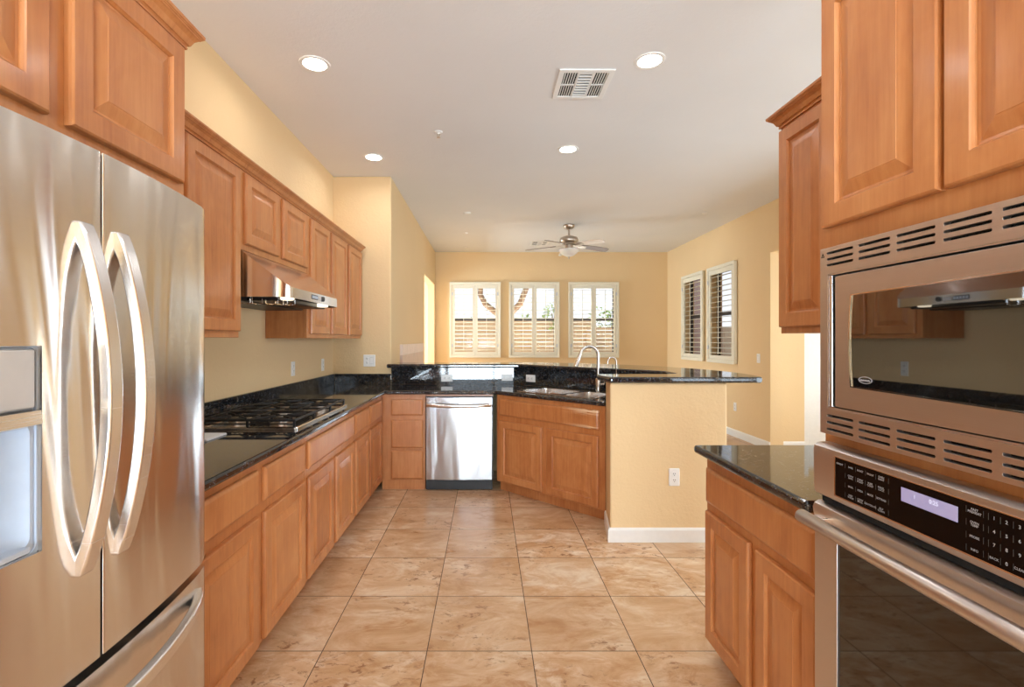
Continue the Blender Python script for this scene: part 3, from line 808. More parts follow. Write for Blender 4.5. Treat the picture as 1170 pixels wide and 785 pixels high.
def crescent(z0, z1, base, d_out, d_in, n=24, ends=0.012):
    out, inn = [], []
    for k in range(n + 1):
        w = k / n; s = math.sin(PI * w)
        out.append((base + 0.010 + (d_out - 0.010) * s ** 0.8, z0 + (z1 - z0) * w))
    for k in range(n + 1):
        w = k / n; s = math.sin(PI * w)
        zz = z0 + 0.032 + (z1 - z0 - 0.064) * w
        inn.append((base - 0.004 + (d_in + 0.004) * s ** 0.75, zz))
    return out + [(base - 0.006, z1)] + list(reversed(inn)) + [(base - 0.006, z0)]
for y0, y1, door in ((0.934, 0.968, ld), (1.030, 1.064, rd)):
    mb = MB(); mb.prism(crescent(0.905, 1.588, -0.786, 0.069, 0.045), y0, y1, lambda a, b, c: (a, c, b))
    mb.build('handle', 'steel_handle', door, smooth=25, bevel=0.004, segs=2, angle=50)
mb = MB()
hz0, hz1 = 0.622, 0.652
pts = []
n = 24
oo, ii = [], []
for k in range(n + 1):
    w = k / n; y = 0.60 + 0.80 * w; s = math.sin(PI * w)
    oo.append((fx(y) + 0.008 + 0.058 * s ** 0.7, y))
    y2 = 0.64 + 0.72 * w
    ii.append((fx(y2) - 0.004 + 0.048 * s ** 0.7, y2))
poly = oo + [(fx(1.40) - 0.006, 1.40)] + list(reversed(ii)) + [(fx(0.6) - 0.006, 0.60)]
mb.prism(poly, hz0, hz1); mb.build('handle', 'steel_handle', fz, smooth=25, bevel=0.004, segs=2, angle=50)

# ================================================================== DISHWASHER
dw = thing('dishwasher', 'stainless dishwasher with bar handle and black kick plate', 'dishwasher', (-0.548, 4.43, 0))
MB().box(0.004, 0.598, 0.025, 0.56, 0.09, 0.838).build('tub', 'black_plastic', dw)
mb = MB()
prof = []
for k in range(13):
    w = k / 12; x = 0.598 * w; prof.append((x, -0.012 - 0.012 * math.sin(PI * w)))
mb.prism([(0, 0.02)] + [(a, b) for a, b in prof] + [(0.598, 0.02)], 0.094, 0.838); d_ = mb.build('door', 'steel_dishwasher', dw, smooth=30, bevel=0.003)
mb = MB(); hp = [(0.010 + 0.578 * k / 16, -0.024 - 0.034 * math.sin(PI * k / 16) ** 0.6 - 0.004, 0.771 - 0.006 * math.sin(PI * k / 16)) for k in range(17)]
mb.tube(hp, 0.018, 10, flat=1.0); mb.build('handle', 'steel_smooth', d_, smooth=50)
MB().box(0.0, 0.602, -0.005, 0.05, 0.004, 0.088).build('kick_plate', 'black_plastic', dw, bevel=0.003)
MB().box(0.599, 0.606, 0.0, 0.55, 0.09, 0.842).box(0.0, 0.606, 0.0, 0.55, 0.8385, 0.8425).build('gap_strip', 'black_plastic', dw)  # black strip stands in for the shade of the gap beside and above the door

# ================================================================== RANGE HOOD
HX, HY0, HY1, HZ = -1.043, 2.556, 3.484, 1.585
hood = thing('range_hood', 'stainless sloped range hood under the short wall cabinet', 'range hood', (0, 0, 0))
foot = [(-1.578, HY0)]
r = 0.085
for k in range(9):
    w = R(90 * k / 8); foot.append((HX - r + r * math.sin(w), HY0 + r - r * math.cos(w)))
for k in range(9):
    w = R(90 * k / 8); foot.append((HX - r + r * math.cos(w), HY1 - r + r * math.sin(w)))
foot.append((-1.578, HY1))
BXk = -1.283
# split the footprint at the line where slope meets the flat top
foot = [foot[0], (BXk, HY0)] + foot[1:-1] + [(BXk, HY1), foot[-1]]
def htop(x): return 1.829 if x <= BXk else 1.829 + (x - BXk) / (HX - BXk) * (1.642 - 1.829)
mb = MB(); bmv = mb.bm
lo = [bmv.verts.new((x, y, HZ)) for x, y in foot]; hi = [bmv.verts.new((x, y, htop(x))) for x, y in foot]
li = [bmv.verts.new((x * 0.97 - 0.033 if x > -1.5 else x, HY0 + 0.02 + (y - HY0) * (HY1 - HY0 - 0.04) / (HY1 - HY0), HZ)) for x, y in foot]
lu = [bmv.verts.new((v.co.x, v.co.y, HZ + 0.018)) for v in li]
n = len(foot)
for i in range(n - 1):
    bmv.faces.new((lo[i], lo[i + 1], hi[i + 1], hi[i]))
    bmv.faces.new((li[i], li[i + 1], lo[i + 1], lo[i])); bmv.faces.new((lu[i], lu[i + 1], li[i + 1], li[i]))
bmv.faces.new((lo[-1], lo[0], hi[0], hi[-1])); bmv.faces.new((li[-1], li[0], lo[0], lo[-1])); bmv.faces.new((lu[-1], lu[0], li[0], li[-1]))
bmv.faces.new(hi[1:-1]); bmv.faces.new((hi[0], hi[1], hi[-2], hi[-1])); bmv.faces.new(lu)
mb.build('shell', 'steel_smooth', hood, smooth=30)
MB().box(-1.50, -1.13, HY0 + 0.10, HY1 - 0.06, 1.572, 1.600).build('filter_pan', 'black_plastic', hood, bevel=0.006)
MB().box(-1.575, -1.30, HY0 + 0.03, HY1 - 0.02, 1.565, 1.602).build('grease_trough', 'black_plastic', hood, bevel=0.004)
for yy in (2.70, 3.28):
    MB().lathe([(0.0, 1.578), (0.032, 1.578), (0.036, 1.584), (0.036, 1.60)], (-1.10, yy, 0), 20).build('lamp', 'hood_lens', hood)
mb = MB(); mb.box(HX - 0.001, HX + 0.0015, 2.915, 3.02, 1.603, 1.630).build('button_strip', 'plastic_shadow', hood)
mb = MB()
for k in range(5): mb.box(HX + 0.001, HX + 0.003, 2.922 + 0.02 * k, 2.936 + 0.02 * k, 1.608, 1.625)
mb.build('button', 'grey_plastic', hood)
MB().box(HX - 0.001, HX + 0.0014, 3.03, 3.085, 1.605, 1.628).build('display', 'panel_grey', hood)
mb = MB(); mb.rings([[(HX + a, 3.115 + q * math.cos(2 * PI * k / 16), 1.617 + q * math.sin(2 * PI * k / 16)) for k in range(16)] for a, q in ((-0.001, 0.016), (0.008, 0.015), (0.010, 0.012))]).build('knob', 'plastic_shadow', hood, smooth=40)
mb = MB()
for yy, xx in ((2.60, -1.28), (2.63, -1.24), (2.66, -1.17), (2.69, -1.13), (2.72, -1.10)):
    mb.tube([(xx - 0.03, yy, 1.59), (xx - 0.03, yy, 1.556), (xx - 0.0, yy + 0.012, 1.552), (xx + 0.03, yy + 0.01, 1.556), (xx + 0.03, yy + 0.01, 1.59)], 0.002, 6)
mb.build('filter_clips', 'chrome', hood)

# ================================================================== COOKTOP
ck = thing('gas_cooktop', 'stainless gas cooktop with black cast iron grates in the left counter', 'cooktop', (-1.49, 2.485, CZ1 + 0.0005))
# local: x toward the room (0 .. 0.525), y along the counter (0 .. 0.905)
CW, CL = 0.527, 0.905
mb = MB(); mb.rings([[(a, b, 0.0) for a, b in rrect(0, CW, 0, CL, 0.015)], [(a, b, 0.010) for a, b in rrect(0, CW, 0, CL, 0.015)],
                     [(a, b, 0.014) for a, b in rrect(0.006, CW - 0.006, 0.006, CL - 0.006, 0.012)], [(a, b, 0.014) for a, b in rrect(0.018, CW - 0.018, 0.018, CL - 0.018, 0.01)],
                     [(a, b, 0.006) for a, b in rrect(0.026, CW - 0.026, 0.026, CL - 0.026, 0.008)]])
mb.build('tray', 'steel_smooth', ck, smooth=40)
burners = [(0.14, 0.16, 0.042), (0.38, 0.16, 0.036), (0.26, 0.4525, 0.055), (0.14, 0.745, 0.036), (0.38, 0.745, 0.042)]
for bx, by, br_ in burners:
    b_ = MB().lathe([(br_ + 0.022, 0.006), (br_ + 0.02, 0.012), (br_, 0.014), (br_, 0.026), (br_ - 0.006, 0.028)], (bx, by, 0), 24).build('burner', 'nickel', ck, smooth=40)
    MB().lathe([(br_ - 0.002, 0.0285), (br_ + 0.002, 0.031), (br_ + 0.001, 0.037), (br_ - 0.008, 0.039)], (bx, by, 0), 24).build('burner_cap', 'cast_iron', b_, smooth=40)
def bar_(mb, x0, y0, x1, y1, z=0.052, w=0.011, h=0.012):
    d = Vector((x1 - x0, y1 - y0, 0)).normalized(); n_ = Vector((-d.y, d.x, 0)) * w / 2
    a, b = Vector((x0, y0, 0)), Vector((x1, y1, 0))
    ring = lambda p: [tuple(p + n_ + Vector((0, 0, z - h))), tuple(p + n_ * 0.7 + Vector((0, 0, z))), tuple(p - n_ * 0.7 + Vector((0, 0, z))), tuple(p - n_ + Vector((0, 0, z - h)))]
    mb.rings([ring(a), ring(b)])
for gi in range(3):
    g = MB()
    a0, a1 = 0.022 + gi * 0.2885, 0.022 + (gi + 1) * 0.2885 - 0.004
    x0, x1 = 0.024, CW - 0.022
    bar_(g, x0, a0, x1, a0); bar_(g, x0, a1, x1, a1); bar_(g, x0, a0, x0, a1); bar_(g, x1, a0, x1, a1)
    bar_(g, x0, a0, x1, a0, 0.030, 0.008, 0.007); bar_(g, x0, a1, x1, a1, 0.030, 0.008, 0.007)
    am = (a0 + a1) / 2; xm = (x0 + x1) / 2
    if gi != 1:
        bar_(g, xm, a0, xm, a1)
        for cx in (0.14, 0.38):
            for q in range(4):
                an = R(45 + 90 * q)
                bar_(g, cx + 0.030 * math.cos(an), am + 0.030 * math.sin(an), cx + 0.135 * math.cos(an), am + 0.135 * math.sin(an), 0.054, 0.009)
            bar_(g, x0 if cx < xm else xm, am, cx - 0.035, am); bar_(g, cx + 0.035, am, xm if cx < xm else x1, am)
    else:
        for q in range(4):
            an = R(45 + 90 * q); bar_(g, xm + 0.04 * math.cos(an), am + 0.04 * math.sin(an), xm + 0.18 * math.cos(an), am + 0.18 * math.sin(an), 0.054, 0.009)
        bar_(g, x0, am, xm - 0.045, am); bar_(g, xm + 0.045, am, x1, am); bar_(g, xm - 0.12, a0, xm - 0.12, a1); bar_(g, xm + 0.12, a0, xm + 0.12, a1)
    for fx_ in (x0, xm, x1):
        for fy_ in (a0, a1): g.box(fx_ - 0.006, fx_ + 0.006, fy_ - 0.006, fy_ + 0.006, 0.0062, 0.050)
    g.build('grate', 'cast_iron', ck, bevel=0.002, segs=1)
# flat pale slab near the refrigerator
mb = MB(); mb.box(-0.10, 0.10, -0.085, 0.085, 0.0, 0.004); mb.box(-0.098, 0.098, -0.083, 0.083, 0.0045, 0.008)
o = mb.build('booklet', 'paper', None, bevel=0.001, loc=(-1.36, 2.29, CZ1 + 0.0006))
tag(o, 'flat white booklet on the granite between refrigerator and cooktop', 'booklet')

# ================================================================== SINK + FAUCETS
sk = thing('kitchen_sink', 'stainless double bowl sink set in the diagonal corner counter', 'sink', (*tn(0, 0.295), CZ1), -PI / 4)
# local x along the diagonal, y towards the splash
rim = rrect(-0.402, 0.402, -0.213, 0.213, 0.06)
b1 = rrect(-0.372, 0.055, -0.178, 0.178, 0.07); b2 = rrect(0.090, 0.372, -0.178, 0.178, 0.07)
mb = MB(); mb.plate(rim, [b1, b2], 0.0006, 0.006); mb.build('rim', 'steel_smooth', sk, bevel=0.002, segs=2)
for bb, dp_, nm in ((b1, 0.22, 'bowl'), (b2, 0.17, 'bowl')):
    cx = sum(p[0] for p in bb) / len(bb); cy = sum(p[1] for p in bb) / len(bb)
    sc = lambda k: [(cx + (a - cx) * k, cy + (b - cy) * k) for a, b in bb]
    w_ = MB(); w_.rings([[(a, b, 0.005) for a, b in sc(1.0)], [(a, b, -0.03) for a, b in sc(0.985)], [(a, b, -dp_ + 0.03) for a, b in sc(0.96)], [(a, b, -dp_) for a, b in sc(0.86)], [(a, b, -dp_ - 0.004) for a, b in sc(0.15)]], False, True)
    o = w_.build(nm, 'steel_handle', sk, smooth=50)
    MB().lathe([(0.04, -dp_ - 0.002), (0.042, -dp_ + 0.001), (0.03, -dp_ + 0.001), (0.0, -dp_ - 0.001)], (cx, cy, 0), 20, cap=False).build('drain', 'chrome', o)

fa = thing('kitchen_faucet', 'tall brushed gooseneck kitchen faucet behind the sink', 'faucet', (0.975, 4.275, CZ1 + 0.0006))
MB().lathe([(0.030, 0.0), (0.030, 0.006), (0.024, 0.010), (0.024, 0.115), (0.020, 0.122), (0.016, 0.125)], (0, 0, 0), 24).build('base', 'faucet_metal', fa, smooth=40)
dr = Vector((-0.96, -0.28, 0)).normalized()
pts = [Vector((0, 0, 0.12)), Vector((0, 0, 0.2)), Vector((0, 0, 0.31))]
rad = 0.088
for k in range(1, 13):
    w = R(165 * k / 12); pts.append(Vector((0, 0, 0.315)) + dr * (rad - rad * math.cos(w)) + Vector((0, 0, rad * math.sin(w))))
e = pts[-1]; dd_ = (pts[-1] - pts[-2]).normalized()
MB().tube(pts, 0.013, 14).build('neck', 'faucet_metal', fa, smooth=60)
MB().tube([e, e + dd_ * 0.02, e + dd_ * 0.06, e + dd_ * 0.12], [0.0135, 0.016, 0.018, 0.019], 14).build('spray_head', 'faucet_metal', fa, smooth=40)
MB().tube([(0.0, 0.0, 0.07), (0.045, -0.02, 0.072)], 0.011, 10).tube([(0.043, -0.02, 0.066), (0.055, -0.023, 0.10), (0.062, -0.025, 0.15)], [0.008, 0.007, 0.006], 10).build('lever', 'faucet_metal', fa, smooth=50)
fb = thing('water_faucet', 'slim small gooseneck filtered water faucet right of the kitchen faucet', 'faucet', (1.10, 4.149, CZ1 + 0.0006))
MB().lathe([(0.018, 0.0), (0.018, 0.006), (0.010, 0.010), (0.010, 0.05), (0.007, 0.055)], (0, 0, 0), 18).build('base', 'faucet_metal', fb, smooth=40)
pts = [Vector((0, 0, 0.05)), Vector((0, 0, 0.15)), Vector((0, 0, 0.265))]
rad = 0.042
for k in range(1, 13):
    w = R(170 * k / 12); pts.append(Vector((0, 0, 0.268)) + dr * (rad - rad * math.cos(w)) + Vector((0, 0, rad * math.sin(w))))
pts.append(pts[-1] + Vector((0, 0, -0.02)))
MB().tube(pts, 0.0055, 10).build('neck', 'faucet_metal', fb, smooth=60)
MB().tube([(0.008, 0, 0.03), (0.03, -0.01, 0.034)], 0.004, 8).build('lever', 'faucet_metal', fb)

# ================================================================== MICROWAVE + OVEN (tall cabinet)
# local frame as the cabinet: x along the front away from the counter end, -y out of the cabinet
mpF = lambda a, b, c: (a, c, b)
mw = thing('microwave', 'built-in stainless microwave with slotted trim above the wall oven', 'microwave', (0.95, 1.371, 0), -PI / 2)
X0, X1 = 0.029, 0.829
zb, zt = 1.107, 1.606
slots = []
for rowset, zz in (('t', (1.591, 1.575, 1.559)), ('b', (1.157, 1.139, 1.121))):
    for zc in zz:
        x = X0 + 0.026
        while x + 0.094 < X1 - 0.01:
            slots.append(rrect(x, x + 0.094, zc - 0.0032, zc + 0.0032, 0.003, 3)); x += 0.112
mb = MB(); mb.plate(rect(X0, X1, zb, zt), [rect(0.058, 0.80, 1.177, 1.535)] + slots, -0.035, -0.020, mpF)
mb.build('trim_frame', 'steel_warm', mw, bevel=0.001, segs=1)
MB().box(X0 + 0.005, X1 - 0.005, -0.0195, -0.0015, zb + 0.004, 1.172).box(X0 + 0.005, X1 - 0.005, -0.0195, -0.0015, 1.540, zt - 0.004).build('vent_backing', 'dark_void', mw)
MB().box(0.06, 0.80, 0.020, 0.45, 1.15, 1.56).build('body', 'black_plastic', mw)
MB().plate(rect(0.0585, 0.7995, 1.1775, 1.5345), [rect(0.062, 0.796, 1.181, 1.531)], -0.0345, -0.014, mpF).build('opening_liner', 'steel_warm', mw)
MB().box(0.0625, 0.073, -0.0335, -0.010, 1.182, 1.530).build('side_lip', 'steel_handle', mw, bevel=0.001)
win = [(0.143, 1.243), (0.60, 1.236), (0.60, 1.478), (0.143, 1.471), (0.1385, 1.43), (0.136, 1.357), (0.1385, 1.285)]
mb = MB(); mb.plate(rrect(0.085, 0.792, 1.184, 1.526, 0.004, 2), [win], -0.034, -0.012, mpF)
dr_ = mb.build('door', 'steel_warm', mw, bevel=0.002, segs=2)
MB().prism([(0.13, 1.225), (0.61, 1.225), (0.61, 1.49), (0.13, 1.49)], -0.0325, -0.0125, mpF).build('window', 'microwave_glass', dr_)
MB().plate([(a + (-0.003 if a < 0.3 else 0.003), b + (-0.003 if b < 1.357 else 0.003)) for a, b in win], [win], -0.0352, -0.030, mpF).build('window_bezel', 'chrome', dr_)
# oval badge with a lettered band
el = lambda a, b: [(0.186 + a * math.cos(2 * PI * k / 28), 1.2615 + b * math.sin(2 * PI * k / 28)) for k in range(28)]
mb = MB(); mb.plate(el(0.021, 0.0085), [el(0.0195, 0.0072)], -0.0338, -0.0324, mpF)
for k in range(9): mb.box(0.1690 + 0.0036 * k, 0.1715 + 0.0036 * k, -0.0336, -0.0325, 1.2585, 1.2620 + 0.001 * (k % 2))
mb.build('badge', 'letter_white', dr_)
mb = MB(); mb.plate([(0.034, 1.582), (0.046, 1.582), (0.040, 1.594)], [[(0.0368, 1.5835), (0.0432, 1.5835), (0.040, 1.590)]], -0.0358, -0.0345, mpF); mb.build('warning_mark', 'black_plastic', mw)

ov = thing('wall_oven', 'built-in stainless wall oven with black control panel and bar handle', 'oven', (0.95, 1.371, 0), -PI / 2)
OX0, OX1 = 0.017, 0.845
mb = MB()
prof = [(-0.002, 0.937), (-0.034, 0.937), (-0.040, 0.941), (-0.043, 0.950), (-0.045, 1.058), (-0.043, 1.070), (-0.034, 1.0765), (-0.020, 1.079), (-0.002, 1.079)]
mb.prism(prof, OX0, OX1, lambda a, b, c: (c, a, b)); mb.build('control_panel', 'steel_warm', ov, smooth=30)
gx0, gx1, gz0, gz1 = 0.104, 0.80, 0.958, 1.056
MB().box(gx0, gx1, -0.047, -0.0455, gz0, gz1).build('panel_glass', 'panel_glass', ov)
MB().plate(rect(gx0 - 0.004, gx1 + 0.004, gz0 - 0.003, gz1 + 0.002), [rect(gx0, gx1, gz0, gz1)], -0.0475, -0.0445, mpF).build('glass_trim', 'steel_smooth', ov)
MB().box(0.306, 0.434, -0.0478, -0.0472, 1.0095, 1.0395).build('display', 'oven_display', ov)
pl = lambda u, v, d: (u, -0.0472 - d, v)
pl2 = lambda u, v, d: (u, -0.0480 - d, v)
cx_ = [0.120, 0.158, 0.189, 0.220, 0.252]; rz_ = [1.042, 1.018, 0.994, 0.970]
words = [['ON/OFF', '', '', ''], ['BAKE', 'CONV\nBAKE', 'BROIL', 'KEEP\nWARM'], ['ROAST', 'CONV\nROAST', 'PIZZA', 'CONV\nBROIL'], ['PROOF', 'PURE\nCONV', 'MODE', 'DEHYDRATE'], ['OVEN\nLIGHT', 'PANEL\nLOCK', 'SETTINGS', 'SELF\nCLEAN']]
items = []
for x, col in zip(cx_, words):
    for z, w in zip(rz_, col):
        if w: items.append((w, x, z, 0.0062))
for z, w in zip(rz_, ('FAST\nPREHEAT', 'OVEN\nTEMP', 'PROBE', 'INFO')): items.append((w, 0.466, z, 0.0062))
for j, row in enumerate((('1', '2', '3'), ('4', '5', '6'), ('7', '8', '9'), ('BACK', '0', 'CLEAR'))):
    for i, w in enumerate(row): items.append((w, 0.501 + 0.021 * i, rz_[j], 0.0088 if len(w) == 1 else 0.0062))
letters('panel_lettering', items, 'letter_white', ov, pl)
mb = MB()
for x in (0.139, 0.174, 0.205, 0.236, 0.272, 0.450, 0.482, 0.491, 0.5115, 0.5325):
    for z in rz_: mb.box(x - 0.0003, x + 0.0003, -0.0474, -0.0471, z - 0.006, z + 0.006)
mb.build('key_dividers', 'plastic_shadow', ov)
letters('display_reading', [('0:25', 0.384, 1.030, 0.012), ('1', 0.340, 1.028, 0.011)], 'display_digits', ov, pl2)
# door
mb = MB()
prof = [(-0.002, 0.865), (-0.036, 0.865), (-0.041, 0.872), (-0.0455, 0.885), (-0.047, 0.899), (-0.043, 0.911), (-0.032, 0.918), (-0.002, 0.920)]
mb.prism(prof, OX0, OX1, lambda a, b, c: (c, a, b)); od = mb.build('door', 'steel_warm', ov, smooth=30)
mb = MB(); mb.plate(rect(OX0, OX1, 0.352, 0.8645), [rect(0.103, 0.759, 0.420, 0.8635)], -0.042, -0.002, mpF); mb.build('door_frame', 'steel_warm', od, bevel=0.002, segs=2)
MB().box(0.1035, 0.7585, -0.038, -0.010, 0.4205, 0.863).build('window', 'oven_glass', od)
mb = MB(); mb.tube([(0.040, -0.096, 0.884), (0.046, -0.098, 0.884), (0.43, -0.100, 0.884), (0.816, -0.098, 0.884), (0.822, -0.096, 0.884)], [0.012, 0.0175, 0.0175, 0.0175, 0.012], 16)
hd = mb.build('handle', 'steel_warm', od, smooth=50)
MB().box(0.060, 0.092, -0.086, -0.0425, 0.868, 0.892).box(0.77, 0.802, -0.086, -0.0425, 0.868, 0.892).build('bracket', 'chrome', hd, bevel=0.003)
MB().box(0.045, 0.81, 0.02, 0.5, 0.36, 1.06).build('cavity', 'black_plastic', ov)
MB().box(0.03, 0.83, -0.030, -0.002, 0.9205, 0.9365).build('vent_gap', 'dark_void', ov)

# ================================================================== CEILING FITTINGS
def downlight(label, x, y):
    t = thing('recessed_light', label, 'ceiling light', (x, y, H), 0, 'recessed ceiling lights')
    MB().rings([[(q * math.cos(2 * PI * k / 32), q * math.sin(2 * PI * k / 32), z) for k in range(32)] for q, z in ((0.092, -0.0005), (0.090, -0.005), (0.078, -0.007), (0.070, -0.004))], False, False).build('trim_ring', 'white_trim', t, smooth=50)
    MB().lathe([(0.0, -0.0042), (0.05, -0.0042), (0.0705, -0.0032)], (0, 0, 0), 32, cap=False).build('lens', 'lamp_lens', t)
    d = bpy.data.lights.new('lamp_glow', 'AREA'); d.shape = 'DISK'; d.size = 0.13; d.energy = LAMP_W; d.color = LAMP_COL; d.spread = R(165)
    l_ = bpy.data.objects.new('lamp_glow', d); COL.objects.link(l_); l_.parent = t; l_.location = (0, 0, -0.012)
    return t
for lb, x, y in (('recessed ceiling light, near left, above the refrigerator side', -1.05, 2.99), ('recessed ceiling light, near right, beside the air register', 0.985, 2.955),
                 ('recessed ceiling light, far left, above the end of the wall cabinets', -1.043, 4.52), ('recessed ceiling light, far right, above the sink corner', 0.72, 4.33),
                 ('recessed ceiling light above the left rear of the kitchen, behind the camera', -0.95, 1.2), ('recessed ceiling light above the right rear of the kitchen, behind the camera', 0.6, 1.2),
                 ('recessed ceiling light in the middle behind the camera', 0.0, -0.9)):
    downlight(lb, x, y)

def register(label, x0, x1, y0, y1):
    t = thing('air_register', label, 'vent', ((x0 + x1) / 2, (y0 + y1) / 2, H), 0, 'ceiling air registers')
    a, b = (x1 - x0) / 2, (y1 - y0) / 2
    MB().plate(rect(-a, a, -b, b), [rect(-a + 0.035, a - 0.035, -b + 0.035, b - 0.035)], -0.010, -0.0005).build('frame', 'white_trim', t, bevel=0.003)
    MB().box(-a + 0.03, a - 0.03, -b + 0.03, b - 0.03, -0.0022, -0.0008).build('duct_backing', 'dark_void', t)
    mb = MB(); ia, ib = a - 0.035, b - 0.035; k3 = ia * 2 / 3
    sl = lambda x0_, x1_, y0_, y1_: mb.box(x0_, x1_, y0_, y1_, -0.009, -0.0024)
    for side in (-1, 1):
        xs0 = -ia if side < 0 else ia - k3
        for q in range(6): sl(xs0 + k3 * (q + 0.42) / 6, xs0 + k3 * (q + 0.74) / 6, -ib, ib)
        sl(xs0, xs0 + k3, -0.006, 0.006)
    for q in range(9): sl(-k3 / 2 + 0.004, k3 / 2 - 0.004, -ib + 2 * ib * (q + 0.25) / 9, -ib + 2 * ib * (q + 0.60) / 9)
    sl(-k3 / 2 - 0.006, -k3 / 2 + 0.006, -ib, ib); sl(k3 / 2 - 0.006, k3 / 2 + 0.006, -ib, ib)
    mb.build('vanes', 'white_trim', t)
register('white square air register in the ceiling between two near lights', 0.455, 0.805, 3.04, 3.41)
register('small white air register in the far ceiling beside the fan blades', 0.77, 1.08, 8.35, 8.75)
sp = thing('fire_sprinkler', 'small white pendant fire sprinkler in the middle of the ceiling', 'sprinkler', (-0.39, 3.97, H))
MB().lathe([(0.034, -0.0005), (0.032, -0.006), (0.012, -0.010), (0.010, -0.018)], (0, 0, 0), 20).build('escutcheon', 'white_trim', sp, smooth=40)
MB().tube([(-0.008, 0, -0.016), (-0.010, 0, -0.03), (-0.003, 0, -0.042)], 0.002, 6).tube([(0.008, 0, -0.016), (0.010, 0, -0.03), (0.003, 0, -0.042)], 0.002, 6).lathe([(0.003, -0.04), (0.015, -0.044), (0.015, -0.046), (0.003, -0.047)], (0, 0, 0), 16).build('deflector', 'nickel', sp)
for x, y, r_, lb in ((-0.26, 6.5, 0.05, 'round white ceiling disc, nearest of the row left of the fan'), (-0.33, 7.72, 0.04, 'round white ceiling disc, middle of the row left of the fan'),
                     (-0.38, 8.9, 0.04, 'round white ceiling disc, farthest of the row left of the fan'), (2.9, 6.5, 0.04, 'round white ceiling disc above the right wall')):
    o = MB().lathe([(r_, -0.0005), (r_, -0.006), (r_ * 0.7, -0.013), (r_ * 0.3, -0.014)], (0, 0, 0), 20).build('ceiling_disc', 'plastic_white', None, smooth=40, loc=(x, y, H))
    tag(o, lb, 'ceiling disc', 'small round ceiling covers')

# ceiling fan
fan = thing('ceiling_fan', 'brushed nickel ceiling fan with five blades and bowl light', 'ceiling fan', (1.21, 7.19, H))
MB().lathe([(0.082, -0.0005), (0.082, -0.02), (0.072, -0.045), (0.045, -0.065), (0.018, -0.072)], (0, 0, 0), 28).build('canopy', 'nickel', fan, smooth=40)
MB().lathe([(0.014, -0.07), (0.014, -0.165)], (0, 0, 0), 14).build('downrod', 'nickel', fan, smooth=40)
MB().lathe([(0.03, -0.155), (0.075, -0.168), (0.125, -0.19), (0.138, -0.22), (0.136, -0.245), (0.12, -0.265), (0.10, -0.275), (0.10, -0.285), (0.055, -0.295), (0.055, -0.355), (0.09, -0.365)], (0, 0, 0), 32).build('motor_housing', 'nickel', fan, smooth=40)
MB().lathe([(0.148, -0.362), (0.150, -0.368), (0.140, -0.385), (0.115, -0.42), (0.08, -0.445), (0.04, -0.462), (0.012, -0.468)], (0, 0, 0), 32).build('light_bowl', 'frosted_glass', fan, smooth=60)
MB().lathe([(0.016, -0.466), (0.018, -0.474), (0.010, -0.482), (0.008, -0.495), (0.002, -0.503)], (0, 0, 0), 14).build('finial', 'nickel', fan, smooth=50)
for k in range(5):
    an = R(-54 + 72 * k); ca, sa = math.cos(an), math.sin(an)
    rot = Matrix.Rotation(an, 4, 'Z') @ Matrix.Translation((0, 0, -0.290)) @ Matrix.Rotation(R(4), 4, 'Y') @ Matrix.Rotation(R(-13), 4, 'X')
    outl = [(0.20, -0.052), (0.30, -0.062), (0.48, -0.070), (0.60, -0.068), (0.645, -0.05), (0.66, 0.0), (0.645, 0.05), (0.60, 0.068), (0.48, 0.070), (0.30, 0.062), (0.20, 0.052)]
    mb = MB(); mb.prism(outl, -0.004, 0.004); bmesh.ops.transform(mb.bm, matrix=rot, verts=mb.bm.verts[:])
    bl = mb.build('blade', 'blade_lit' if k in (0, 2) else 'blade_shaded', fan, bevel=0.002)
    mb = MB(); mb.prism([(0.09, -0.016), (0.17, -0.014), (0.21, -0.04), (0.27, -0.03), (0.285, 0.0), (0.27, 0.03), (0.21, 0.04), (0.17, 0.014), (0.09, 0.016)], -0.010, -0.0045)
    bmesh.ops.transform(mb.bm, matrix=rot, verts=mb.bm.verts[:]); mb.build('blade_iron', 'nickel', bl)

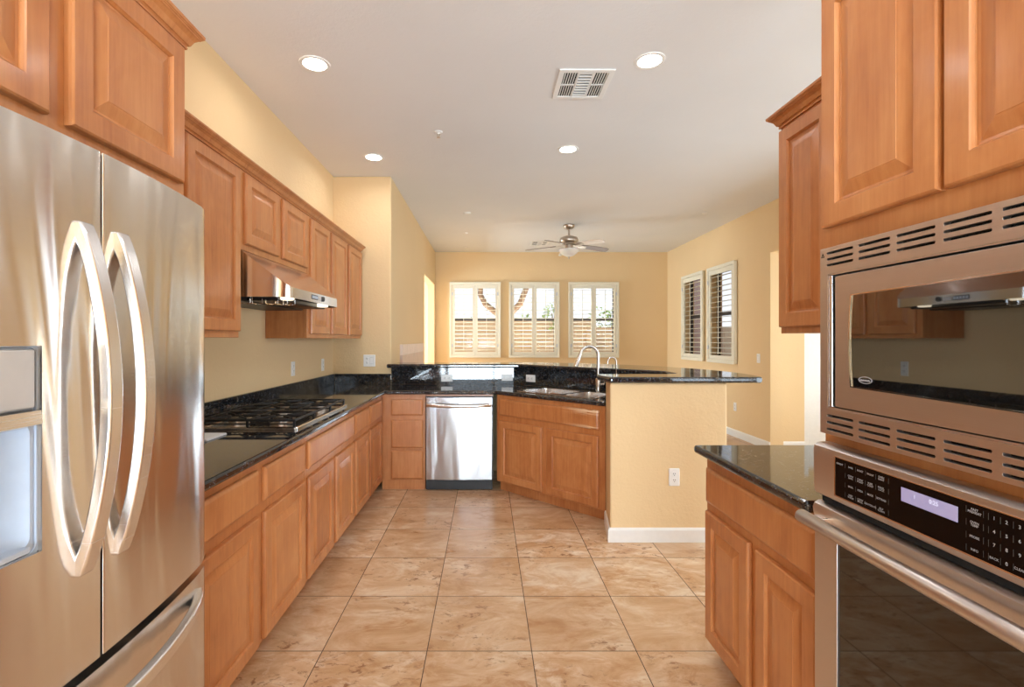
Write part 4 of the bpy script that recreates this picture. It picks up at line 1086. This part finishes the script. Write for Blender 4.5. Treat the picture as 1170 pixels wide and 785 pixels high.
# ================================================================== OUTLETS AND SWITCHES
def outlet(label, loc, rotz, horizontal=False, kind='outlet', w=0.072, h=0.118):
    t = thing('electrical_outlet' if kind == 'outlet' else 'light_switch', label, 'outlet' if kind == 'outlet' else 'light switch', loc, rotz, 'wall outlets and switches')
    q = (lambda a, b, c: (b, c, a)) if horizontal else (lambda a, b, c: (a, c, b))
    m = MB(); m.rings([[q(a, b, -0.0005) for a, b in rrect(-w / 2, w / 2, -h / 2, h / 2, 0.005, 3)], [q(a, b, -0.004) for a, b in rrect(-w / 2, w / 2, -h / 2, h / 2, 0.005, 3)], [q(a, b, -0.0065) for a, b in rrect(-w / 2 + 0.004, w / 2 - 0.004, -h / 2 + 0.004, h / 2 - 0.004, 0.004, 3)]])
    m.build('cover_plate', 'plastic_white', t)
    def pair(xc):
        for zc in (-0.021, 0.021):
            r_ = MB().prism(rrect(xc - 0.017, xc + 0.017, zc - 0.0145, zc + 0.0145, 0.010, 4), -0.0085, -0.0066, q).build('receptacle', 'plastic_white', t)
            s_ = MB()
            for sx in (-0.006, 0.006): s_.prism(rect(xc + sx - 0.0016, xc + sx + 0.0016, zc - 0.001, zc + 0.008), -0.0090, -0.0084, q)
            s_.prism(rrect(xc - 0.003, xc + 0.003, zc - 0.010, zc - 0.005, 0.0024, 3), -0.0090, -0.0084, q); s_.build('slots', 'plastic_shadow', r_)
    def rocker(xc):
        MB().prism(rect(xc - 0.017, xc + 0.017, -0.034, 0.034), -0.0072, -0.0066, q).build('rocker_frame', 'panel_grey', t)
        MB().rings([[q(a, b, -0.0073) for a, b in rect(xc - 0.0145, xc + 0.0145, -0.031, 0.031)], [q(a, b, -0.0105 + 0.0025 * (b > 0)) for a, b in rect(xc - 0.0145, xc + 0.0145, -0.031, 0.031)]]).build('rocker', 'plastic_white', t)
    if kind == 'outlet': pair(0)
    elif kind == 'switch': rocker(0)
    else: pair(-0.024); rocker(0.024)
    return t
outlet('white outlet on the left wall right behind the cooktop grates', (-1.585, 4.00, 1.122), PI / 2)
outlet('white outlet on the left wall near the far corner', (-1.585, 4.725, 1.117), PI / 2)
outlet('white double plate with outlet and rocker on the stub wall', (-1.21, 5.05, 1.143), 0, kind='double', w=0.122, h=0.122)
outlet('white horizontal outlet in the granite splash above the dishwasher left side', (-0.41, 5.0505, 0.962), 0, True)
outlet('white horizontal rocker switch in the granite splash above the dishwasher right side', (0.212, 5.0505, 0.968), 0, True, 'switch')
outlet('white outlet in the diagonal granite splash left of the sink', (0.441, 4.890, 0.972), -PI / 4, True)
outlet('white outlet low on the yellow end of the bar wall', (1.26, 3.29, 0.436), 0)
outlet('white rocker switch on the right wall beside the shutters', (3.48, 6.26, 1.12), -PI / 2, kind='switch')
outlet('white outlet low on the right wall above the baseboard', (3.48, 6.85, 0.42), -PI / 2)

# pale shallow panel on the nook's left wall
pp = thing('wall_panel', 'long pale shallow panel on the wall left of the far windows', 'panel', (-0.985, 5.55, 0))
MB().box(0.0005, 0.032, 0, 1.86, 1.185, 1.305).build('upper_board', 'pale_panel', pp, bevel=0.003)
MB().box(0.0005, 0.030, 0, 1.86, 1.012, 1.184).build('lower_board', 'pale_panel_dark', pp, bevel=0.003)
